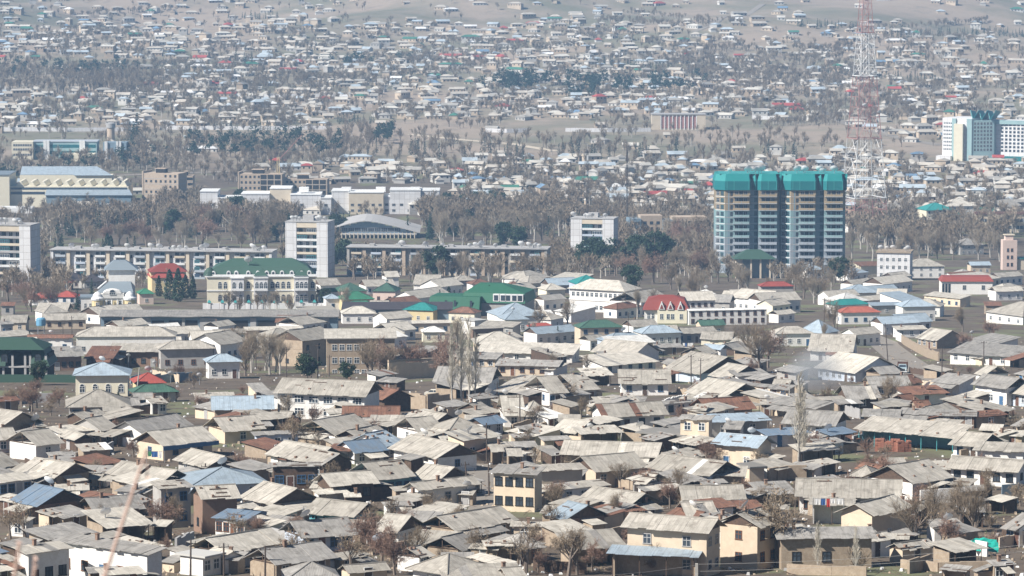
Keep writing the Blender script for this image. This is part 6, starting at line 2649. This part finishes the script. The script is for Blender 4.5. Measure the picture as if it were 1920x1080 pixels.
def town_density(px, py):
    """how built-up the photograph's far town is there"""
    if py < 16:
        return .28 if px < 640 else .12
    d = 1.0
    if py < 75:
        d = (.34 if px < 640 else .14) + .5 * smooth(15, 75, py)
        if 640 < px < 1000 and py < 45:
            d = .05
        if px > 1250:
            d *= .5
        if px > 1700:
            d *= .6
    elif px > 1290 and py < 160:
        d = .33
    if 0 <= px < 300 and 112 < py < 170:
        d = .04
    if 300 < px < 560 and 150 < py < 172:
        d = .25
    if 225 < py < 300:
        d = .02
        if px < 620 and py < 240:
            d = .8
        if px > 1600 and py < 265:
            d = .35
        if px > 1560 and py > 285:
            d = .8
    if py >= 170 and py < 225 and 1470 < px < 1640:
        d = .15
    if 1640 < px and 160 < py < 230:
        d = .35
    if py >= 300:
        d = .95
        if px < 640:
            d = .0 if py < 345 and px < 440 else .08
            if px > 520 and py < 345:
                d = .7
        if 370 < px < 860 and py > 345:
            d = 0
        if py > 385 and px < 1660:
            d = .12
    if 300 < px < 900 and 240 < py < 305:
        d = 0
    return d


for px, py, w, rc, wc in ((275, 165, 38, 'R', 'C'), (425, 182, 36, 'R', 'M'), (363, 176, 40, 'a', 'Y'), (558, 120, 20, 'R', 'W'), (423, 128, 26, 'R', 'W'), (540, 135, 30, 'R', 'C'), (845, 110, 42, 'R', 'C'),
                          (897, 112, 24, 'R', 'W'), (940, 112, 32, 'R', 'C'), (965, 135, 42, 'g', 'W'), (785, 135, 36, 'g', 'C'), (845, 130, 44, 'g', 'Y'), (815, 147, 30, 'g', 'W'), (884, 74, 34, 'd', 'W'),
                          (1477, 205, 58, 'R', 'W'), (1783, 188, 22, 'R', 'W'), (1722, 108, 28, 'g', 'M'), (1680, 82, 38, 'w', 'C'), (1688, 120, 54, 'l', 'C'), (900, 62, 30, 'd', 'M'), (945, 58, 46, 'R', 'C'),
                          (368, 122, 36, 'w', 'W'), (845, 22, 26, 'w', 'Y'), (695, 55, 26, 'p', 'C'), (882, 80, 34, 'g', 'W'), (770, 78, 28, 'g', 'C'), (1000, 48, 28, 'R', 'W'), (1040, 40, 26, 'g', 'Y'),
                          (1260, 192, 70, 'w', 'W'), (470, 130, 30, 'g', 'C'), (800, 205, 26, 'd', 'M'), (866, 195, 26, 'l', 'W'), (65, 240, 26, 'w', 'W'), (30, 240, 34, 'a', 'W'), (360, 262, 28, 'p', 'W'),
                          (372, 285, 70, 'w', 'W'), (20, 178, 30, 'p', 'W'), (60, 85, 54, 'a', 'C'), (100, 92, 40, 'd', 'M'), (300, 85, 40, 'l', 'W'), (1100, 345, 44, 'g', 'C'), (1060, 345, 40, 'p', 'W'), (1220, 372, 64, 'R', 'C'),
                          (1540, 305, 44, 'p', 'C'), (1313, 312, 40, 'w', 'M'), (1250, 360, 80, 'l', 'W'), (755, 340, 40, 'p', 'W'), (750, 325, 44, 'l', 'C'), (1670, 300, 30, 'l', 'C'), (1650, 360, 46, 'w', 'W'), (1690, 352, 40, 'w', 'W')):
    far_house(px, py, w, rc, wc)
n_far = 0
for i in range(26000):
    py = -20 + 425 * RNG.random() ** .86
    px = U(-60, 1980)
    if RNG.random() < town_density(px, py) * (.33 + .42 * (S(px / 47 + py / 13) * .5 + .5)) and far_house(px, py):
        n_far += 1
me = bpy.data.meshes.new('distant_houses')
me.from_pydata(fv, [], ff)
for m in fm:
    me.materials.append(m)
me.polygons.foreach_set('material_index', fk)
me.update()
o = link('distant_houses', me)
o['kind'] = 'stuff'
o['label'] = 'countless small pale-roofed houses filling the far valley and lower hills'

# far trees
def tpl(pair, keep=None, grow=1.0):
    """faces of a light tree model as numpy arrays"""
    v, f, k = [], [], []
    for b, mi in zip(pair, (0, 1)):
        o_ = len(v)
        v += b.v
        f += [tuple(i + o_ for i in q) for q in b.f]
        k += [mi] * len(b.f)
    return np.array(v), f, k


LOW = {
    'bare': [tpl(bare(200 + i, 10, (8, 5, 4), .82, .22, .45, .12, .03)) for i in range(3)],
    'con': [tpl(spruce(210 + i, 7, .22, .55)) for i in range(2)],
}


def low_pine(seed):
    rng = random.Random(seed)
    tb, cb = MB(), MB()
    tb.tube((0, 0, -.3), (0, 0, 6), .25, .1, 4)
    for k in range(9):
        c = Vector((rng.gauss(0, 1.5), rng.gauss(0, 1.5), rng.uniform(3.5, 8.5)))
        for q in range(14):
            leafq(cb, rng, c + Vector((rng.gauss(0, .7), rng.gauss(0, .7), rng.gauss(0, .5))), rng.uniform(.5, .9))
    return tb, cb


LOW['pine'] = [tpl(low_pine(220 + i)) for i in range(2)]
tv, tf, tk = [], [], []
tcount = 0


def far_tree(px, py, kind, h):
    global tcount
    p = hit(px, py)
    v, f, k = RNG.choice(LOW[kind])
    s = h / 10 if kind != 'con' else h / 7
    a = U(0, 6.28)
    ca, sa = C_(a), S(a)
    X = v[:, 0] * ca - v[:, 1] * sa
    Y = v[:, 0] * sa + v[:, 1] * ca
    tv.append(np.stack([X * s + p.x, Y * s + p.y, v[:, 2] * s + p.z], 1))
    tf.append((tcount, f))
    m = {'bare': RNG.choice((1, 1, 1, 2)), 'con': 3, 'pine': 3}[kind]
    bk = RNG.choice((0, 4)) if kind == 'bare' else 0
    tk.extend(bk if q == 0 else m for q in k)
    tcount += len(v)


for i in range(7500):
    py = -10 + 420 * RNG.random() ** .9
    px = U(-40, 1960)
    if py < 80 and RNG.random() < .8 - (.25 if px < 700 else 0):
        continue
    if px > 1250 and py < 60:
        continue
    if 225 < py < 300 and RNG.random() < .7 and px > 700:
        continue
    if 345 < py and px < 860 and px > 360 and py < 400:
        continue
    if S(px / 61 + py / 17) + .6 * S(py / 9 - px / 101) < -.3 and RNG.random() < .7:
        continue
    q = hit(px, py)
    if not free(q.x, q.y, 1):
        continue
    far_tree(px, py, 'bare', U(5, 10))
for i in range(110):          # lanes and hedgerows lined with trees across the far town
    cx, cyy, wd = U(0, 1920), U(22, 236), U(40, 240)
    if cyy < 60 and RNG.random() < .5:
        continue
    sl, kd = U(-.05, .05), 'con' if RNG.random() < .12 else 'bare'
    for k in range(int(wd / 3.2)):
        q = U(-1, 1)
        far_tree(cx + q * wd / 2, cyy + q * wd * sl + RNG.gauss(0, 1.6), kd, U(4, 8.5))
for xa, xb, ya, yb, n, kind, h0, h1 in ((-10, 300, 140, 178, 230, 'bare', 9, 15), (-10, 260, 130, 150, 34, 'pine', 9, 15), (1290, 1640, 115, 165, 150, 'bare', 7, 12), (1480, 1760, 165, 235, 110, 'bare', 6, 11),
                                        (900, 1240, 150, 178, 30, 'pine', 10, 16), (945, 995, 158, 176, 16, 'pine', 12, 17), (1060, 1130, 160, 190, 12, 'pine', 10, 15), (620, 770, 112, 126, 14, 'pine', 8, 13), (440, 475, 120, 132, 7, 'con', 10, 16),
                                        (340, 640, 262, 300, 60, 'pine', 8, 14), (240, 640, 268, 318, 110, 'bare', 8, 12), (-10, 340, 295, 325, 90, 'bare', 7, 12), (100, 330, 290, 322, 22, 'pine', 8, 12), (240, 260, 255, 300, 6, 'con', 14, 20),
                                        (640, 1500, 286, 304, 50, 'con', 7, 13), (640, 1300, 262, 300, 120, 'bare', 7, 12), (640, 700, 250, 280, 20, 'bare', 8, 12), (700, 740, 250, 275, 12, 'pine', 10, 14), (1260, 1560, 250, 300, 60, 'bare', 6, 10),
                                        (-10, 200, 330, 345, 16, 'pine', 8, 11), (900, 1340, 385, 425, 120, 'bare', 8, 13), (860, 1340, 345, 390, 70, 'bare', 6, 10), (1590, 1920, 380, 440, 110, 'bare', 7, 12), (420, 560, 250, 300, 26, 'con', 8, 13),
                                        (40, 380, 380, 440, 90, 'bare', 7, 11), (860, 1100, 330, 345, 30, 'bare', 7, 10), (300, 640, 150, 200, 110, 'bare', 7, 12), (1200, 1330, 150, 180, 14, 'pine', 8, 13), (0, 700, 195, 222, 90, 'bare', 6, 10),
 (95, 560, 412, 440, 200, 'bare', 11, 15), (300, 380, 385, 415, 30, 'bare', 11, 15), (790, 1070, 400, 440, 180, 'bare', 11, 16), (620, 800, 484, 498, 60, 'bare', 7, 10), (100, 560, 425, 445, 26, 'con', 8, 14), (640, 1060, 425, 445, 20, 'con', 9, 13), (1150, 1345, 415, 500, 130, 'bare', 10, 15), (1590, 1900, 430, 470, 130, 'bare', 12, 16), (-20, 130, 520, 570, 40, 'bare', 8, 12), (1060, 1160, 440, 520, 40, 'bare', 9, 13), (520, 640, 440, 500, 50, 'bare', 9, 13), (-20, 110, 420, 500, 50, 'bare', 9, 13), (1030, 1345, 470, 535, 130, 'bare', 8, 12), (860, 1060, 492, 515, 40, 'bare', 7, 10), (1340, 1385, 508, 535, 16, 'bare', 7, 11), (1450, 1600, 512, 535, 50, 'bare', 6, 9), (100, 520, 526, 545, 36, 'bare', 5, 8), (655, 1030, 519, 532, 50, 'bare', 8, 13)):
    for i in range(n):
        far_tree(U(xa, xb), U(ya, yb), kind, U(h0, h1))
me = bpy.data.meshes.new('distant_trees')
me.from_pydata(np.concatenate(tv).tolist(), [], [tuple(i + o_ for i in q) for o_, f in tf for q in f])
for m in (m_['bark'], m_['twig'], m_['twigg'], m_['conif'], m_['pbark']):
    me.materials.append(m)
me.polygons.foreach_set('material_index', tk)
me.update()
o = link('distant_trees', me)
o['kind'] = 'stuff'
o['label'] = 'bare trees and dark conifers scattered through the far town and fields'

# ------------------------------------------------------------------ ground: one sheet from below the camera to the far hills
rows = np.concatenate([np.linspace(-40, 400, 60), np.geomspace(404, 9000, 460)])
us = np.linspace(-1, 1, 150)
XX = us[None, :] * (.22 * np.maximum(rows, 0)[:, None] + 90)
YY = np.repeat(rows[:, None], len(us), 1)
ZZ = T(XX, YY)
nv = XX.shape
V = np.stack([XX, YY, ZZ], -1).reshape(-1, 3)
ii = np.arange(nv[0] * nv[1]).reshape(nv)
Q = np.stack([ii[:-1, :-1], ii[:-1, 1:], ii[1:, 1:], ii[1:, :-1]], -1).reshape(-1, 4)
me = bpy.data.meshes.new('ground')
me.from_pydata(V.tolist(), [], Q.tolist())
me.polygons.foreach_set('use_smooth', [True] * len(Q))
g, t, b = nt('earth_and_turf')
tc = node(t, 'ShaderNodeTexCoord').outputs['Object']
c = mixc(t, ramp(t, noise(t, tc, .12, 6, .65), .35, .65), (.085, .066, .05), (.15, .118, .09))  # near earth, its colour darkened to deepen the shadows between houses
c = mixc(t, ramp(t, noise(t, tc, 1.3, 5, .7), .5, .75), c, (.15, .125, .095))
c = mixc(t, ramp(t, noise(t, tc, .035, 4, .6), .52, .62), c, (.15, .155, .085))
sx = node(t, 'ShaderNodeSeparateXYZ')
t.links.new(tc, sx.inputs[0])
hillc = mixc(t, ramp(t, noise(t, tc, .006, 5, .6), .42, .6), (.33, .265, .205), (.18, .17, .115))
hillc = mixc(t, ramp(t, noise(t, tc, .05, 5, .7), .5, .8), hillc, (.20, .17, .14))
far_f = ramp(t, sx.outputs[1], 2550, 2800)
c = mixc(t, far_f, c, hillc)
t.links.new(c, b.inputs['Base Color'])
b.inputs['Roughness'].default_value = .95
me.materials.append(g)
me.update()
o = link('ground', me)
o['kind'] = 'structure'

# bits of rubbish, sticks and stones lying in the yards
b = MB()
for i in range(7000):
    px, py = U(-10, 1930), 640 + 440 * RNG.random()
    p = hit(px, py)
    s = U(.1, .45)
    a = U(0, 3.1)
    mi = RNG.choice((0, 0, 1, 1, 2, 3))
    if mi == 1:
        d = Vector((C_(a), S(a), 0)) * U(.5, 1.6)
        b.tube(p + Vector((0, 0, .08)) - d, p + Vector((0, 0, U(.1, .5))) + d, .04, .03, 3, 1)
    else:
        q = [(p.x + s * C_(a + k * 1.57) * U(.6, 1.3), p.y + s * S(a + k * 1.57) * U(.6, 1.3)) for k in range(4)]
        b.prism(q, p.z - .1, p.z + s * U(.4, 1), mi, [(p.x + (x - p.x) * .6, p.y + (y - p.y) * .6) for x, y in q])
o = b.build('debris', [WALL['m'], m_['wood'], m_['grey'], m_['white']])
o['kind'] = 'stuff'
o['label'] = 'stones, sticks and scraps strewn over the yards'

# tufts of dry and green grass on open earth
b = MB()
for i in range(5200):
    px, py = U(-10, 1930), 560 + 520 * RNG.random()
    p = hit(px, py)
    if S(p.x / 9) + S(p.y / 13) + S(p.x / 31 + p.y / 23) < .2:
        continue
    for k in range(4):
        a = U(0, 6.3)
        d = Vector((C_(a) * .25, S(a) * .25, U(.2, .6)))
        w = Vector((-S(a), C_(a), 0)) * .06
        b.face([p - w, p + w, p + d], 0 if (i % 3) else 1)
o = b.build('grass', [plain('dry_grass', (.26, .21, .13), var=0), plain('green_grass', (.10, .15, .05), var=0)])
o['kind'] = 'stuff'
o['label'] = 'tufts of dry and green grass in the yards'

# ------------------------------------------------------------------ air
def volbox(name, x0, x1, y0, y1, z0, z1, dens, colr, an=0.0):
    b = MB()
    b.box(x0, x1, y0, y1, z0, z1)
    m = bpy.data.materials.new(name + '_air')
    m.use_nodes = True
    t = m.node_tree
    for n in list(t.nodes):
        t.nodes.remove(n)
    o = t.nodes.new('ShaderNodeOutputMaterial')
    v = t.nodes.new('ShaderNodeVolumePrincipled')
    v.inputs['Density'].default_value = dens
    v.inputs['Color'].default_value = (*colr, 1)
    v.inputs['Anisotropy'].default_value = an
    t.links.new(v.outputs[0], o.inputs['Volume'])
    ob = b.build(name, [m])
    ob['kind'] = 'stuff'
    return ob


zt = float(ZZ.max())
hz = volbox('haze', -2300, 2300, -60, 9100, float(ZZ.min()) - 1, max(zt, CZ) + 30, HAZE, (.40, .66, 1.0))
hz['label'] = 'thin blue-grey haze veiling the far town'

# thin blue smoke rising from a yard
p = hit(1538, 742)
b = MB()
n, mrow = 14, 9
def blob(cx, cz, rx, ry, rz_):
    for i in range(mrow):
        for k in range(n):
            P = []
            for a_, b_ in ((i, k), (i, k + 1), (i + 1, k + 1), (i + 1, k)):
                th, ph = math.pi * a_ / mrow, 2 * math.pi * b_ / n
                w = 1 + .16 * S(3 * ph + a_)
                P.append((cx + rx * w * S(th) * C_(ph), ry * S(th) * S(ph), cz - rz_ * C_(th)))
            b.face(P)
blob(0, 5.4, 7.2, 5, 5.2)
me = b.mesh('smoke', [])
m = bpy.data.materials.new('smoke_air')
m.use_nodes = True
t = m.node_tree
for n_ in list(t.nodes):
    t.nodes.remove(n_)
oo = t.nodes.new('ShaderNodeOutputMaterial')
v = t.nodes.new('ShaderNodeVolumePrincipled')
v.inputs['Color'].default_value = (.9, .95, 1, 1)
tcn = t.nodes.new('ShaderNodeTexCoord')
gen = t.nodes.new('ShaderNodeTexGradient')
gen.gradient_type = 'SPHERICAL'
mp = t.nodes.new('ShaderNodeMapping')
mp.inputs['Location'].default_value = (-1, -1, -1)
mp.inputs['Scale'].default_value = (2, 2, 2)
t.links.new(tcn.outputs['Generated'], mp.inputs['Vector'])
t.links.new(mp.outputs[0], gen.inputs[0])
mul = t.nodes.new('ShaderNodeMath')
mul.operation = 'MULTIPLY'
t.links.new(gen.outputs[0], mul.inputs[0])
mul.inputs[1].default_value = .3
t.links.new(mul.outputs[0], v.inputs['Density'])
t.links.new(v.outputs[0], oo.inputs['Volume'])
me.materials.append(m)
o = link('smoke', me, None, p)
o['kind'] = 'stuff'
o['label'] = 'thin blue smoke rising from a yard'

# ------------------------------------------------------------------ sky, sun, camera
SUN_EL, SUN_AZ = math.radians(SUNEL), math.radians(SUNAZ)      # azimuth: from +Y, clockwise; the sun stands behind the camera to its left
w = bpy.data.worlds.new('World')
scene.world = w
w.use_nodes = True
t = w.node_tree
bg = t.nodes['Background']
sk = t.nodes.new('ShaderNodeTexSky')
sk.sky_type = 'NISHITA'
sk.sun_disc = False
sk.sun_elevation = SUN_EL
sk.sun_rotation = SUN_AZ
sk.air_density = .6
sk.dust_density = .4
sk.altitude = 1800
t.links.new(sk.outputs[0], bg.inputs[0])
bg.inputs[1].default_value = SKY
sd = Vector((S(SUN_AZ) * C_(SUN_EL), C_(SUN_AZ) * C_(SUN_EL), S(SUN_EL)))
l = bpy.data.lights.new('sun', 'SUN')
l.energy = SUNP
l.angle = math.radians(.55)
l.color = (1, .955, .89)
so = link('sun', l)
so.rotation_euler = (-sd).to_track_quat('-Z', 'Y').to_euler()
cd = bpy.data.cameras.new('camera')
cd.sensor_width = 36
cd.lens = 36 * F / 1920
cd.clip_start = .5
cd.clip_end = 14000
cd.dof.use_dof = True
cd.dof.focus_distance = 900
cd.dof.aperture_fstop = 8.5
co = link('camera', cd, None, (0, 0, CZ))
co.rotation_euler = (math.pi / 2 - TH, 0, 0)
scene.camera = co
scene.view_settings.view_transform = 'Standard'
scene.view_settings.look = 'None'
scene.view_settings.exposure = EXPO
scene.view_settings.gamma = 1
cy = scene.cycles
cy.max_bounces = 5
cy.diffuse_bounces = 3
cy.glossy_bounces = 2
cy.transmission_bounces = 2
cy.volume_bounces = 0
cy.transparent_max_bounces = 4
cy.use_denoising = True

# ------------------------------------------------------------------ labels that tell look-alikes apart
MARKS = [(600, 745, 'the long white windowed house'), (815, 733, 'the parked cream car'), (1692, 690, 'the parked truck'), (1395, 850, 'the zinc-roofed cream house'),
         (1270, 1005, 'the big two-storey cream house'), (185, 768, 'the grey hipped house'), (1550, 950, 'the balcony washing line'), (320, 840, 'the blue-edged pale roof'),
         (870, 660, 'the tall bare poplars'), (1850, 680, 'the long white roadside house'), (75, 930, 'the blue roof, lower left'), (1240, 830, 'the ochre house'),
         (1370, 640, 'the steep blue gable'), (150, 1040, 'the big satellite dish'), (1848, 1030, 'the turquoise tarpaulin'), (915, 910, 'the narrow alley'),
         (790, 695, 'the long mud wall'), (1370, 765, 'the rusty red roof'), (1690, 825, 'the blue-posted veranda'), (1540, 725, 'the rising smoke'),
         (660, 850, 'the two pale blue roofs'), (400, 770, 'the wide zinc gable'), (430, 895, 'the wide zinc hip'), (820, 1000, 'the light roof over posts'),
         (580, 690, 'the dark pine'), (450, 1010, 'the bright bleached roof'), (640, 890, 'the timber house'), (1160, 700, 'the roof with a big dish'),
         (1720, 640, 'the tan street wall'), (1060, 880, 'the timber-gabled house'), (1740, 880, 'the windowed timber gable'), (1140, 960, 'the long grey twin gable'),
         (40, 680, 'the unfinished green villa'), (185, 700, 'the ivory arched-window house'), (680, 660, 'the grey three-storey block'), (400, 605, 'the very long shed'),
         (1812, 530, 'the red-roofed white shop'), (1612, 585, 'the orange hip roof'), (1892, 470, 'the salmon fire tower'), (490, 530, 'the green-roofed mansion'),
         (205, 570, 'the domed villa'), (1462, 430, 'the twin teal towers'), (890, 560, 'the green office'), (1125, 570, 'the two-storey school'),
         (1248, 590, 'the crimson mansard villa'), (575, 460, 'the middle white tower block'), (1110, 450, 'the half-hidden white block'), (78, 620, 'the blue water tank'),
         (315, 510, 'the red and yellow villa'), (300, 490, 'the long apartment block'), (840, 490, 'the darker apartment block'), (335, 530, 'the cypress group'), (1660, 470, 'the small white block'),
         (1725, 495, 'the hipped house with dish'), (720, 540, 'the dark green pink house'), (1490, 590, 'the bare tree clump'), (1105, 525, 'the teal hipped roof')]
ORD = ['', 'second ', 'third ', 'fourth ', 'fifth ', 'sixth ', 'seventh ', 'eighth ']
used = {}
groups = {}
for o_, base, px, py in PENDING:
    opts = []
    for mx, my, ph in MARKS:
        dx, dy = px - mx, py - my
        d = math.hypot(dx, dy * 1.4)
        rel = 'right of' if dx > abs(dy) * 1.2 else 'left of' if -dx > abs(dy) * 1.2 else 'just below' if dy > 0 else 'just above'
        if d > 14:
            opts.append((d, f'{rel} {ph}'))
    opts.sort()
    for d, rp in opts[:3]:
        groups.setdefault((base, rp), []).append((d, o_))
done = set()
for rnd in (0, 1, 2):
    pass
choice = {}
for (base, rp), lst in sorted(groups.items(), key=lambda kv: (len(kv[1]), min(d for d, _ in kv[1]))):
    lst.sort(key=lambda q: q[0])
    for i, (d, o_) in enumerate(lst):
        k = o_.name
        if k not in choice or (i, d) < choice[k][0]:
            choice[k] = ((i, d), f'{base}, {ORD[min(i, 7)]}{"nearest, " if i == 0 and len(lst) > 1 else "nearest, " if i else ""}{rp}', o_)
for k, (_, lab, o_) in choice.items():
    o_['label'] = lab
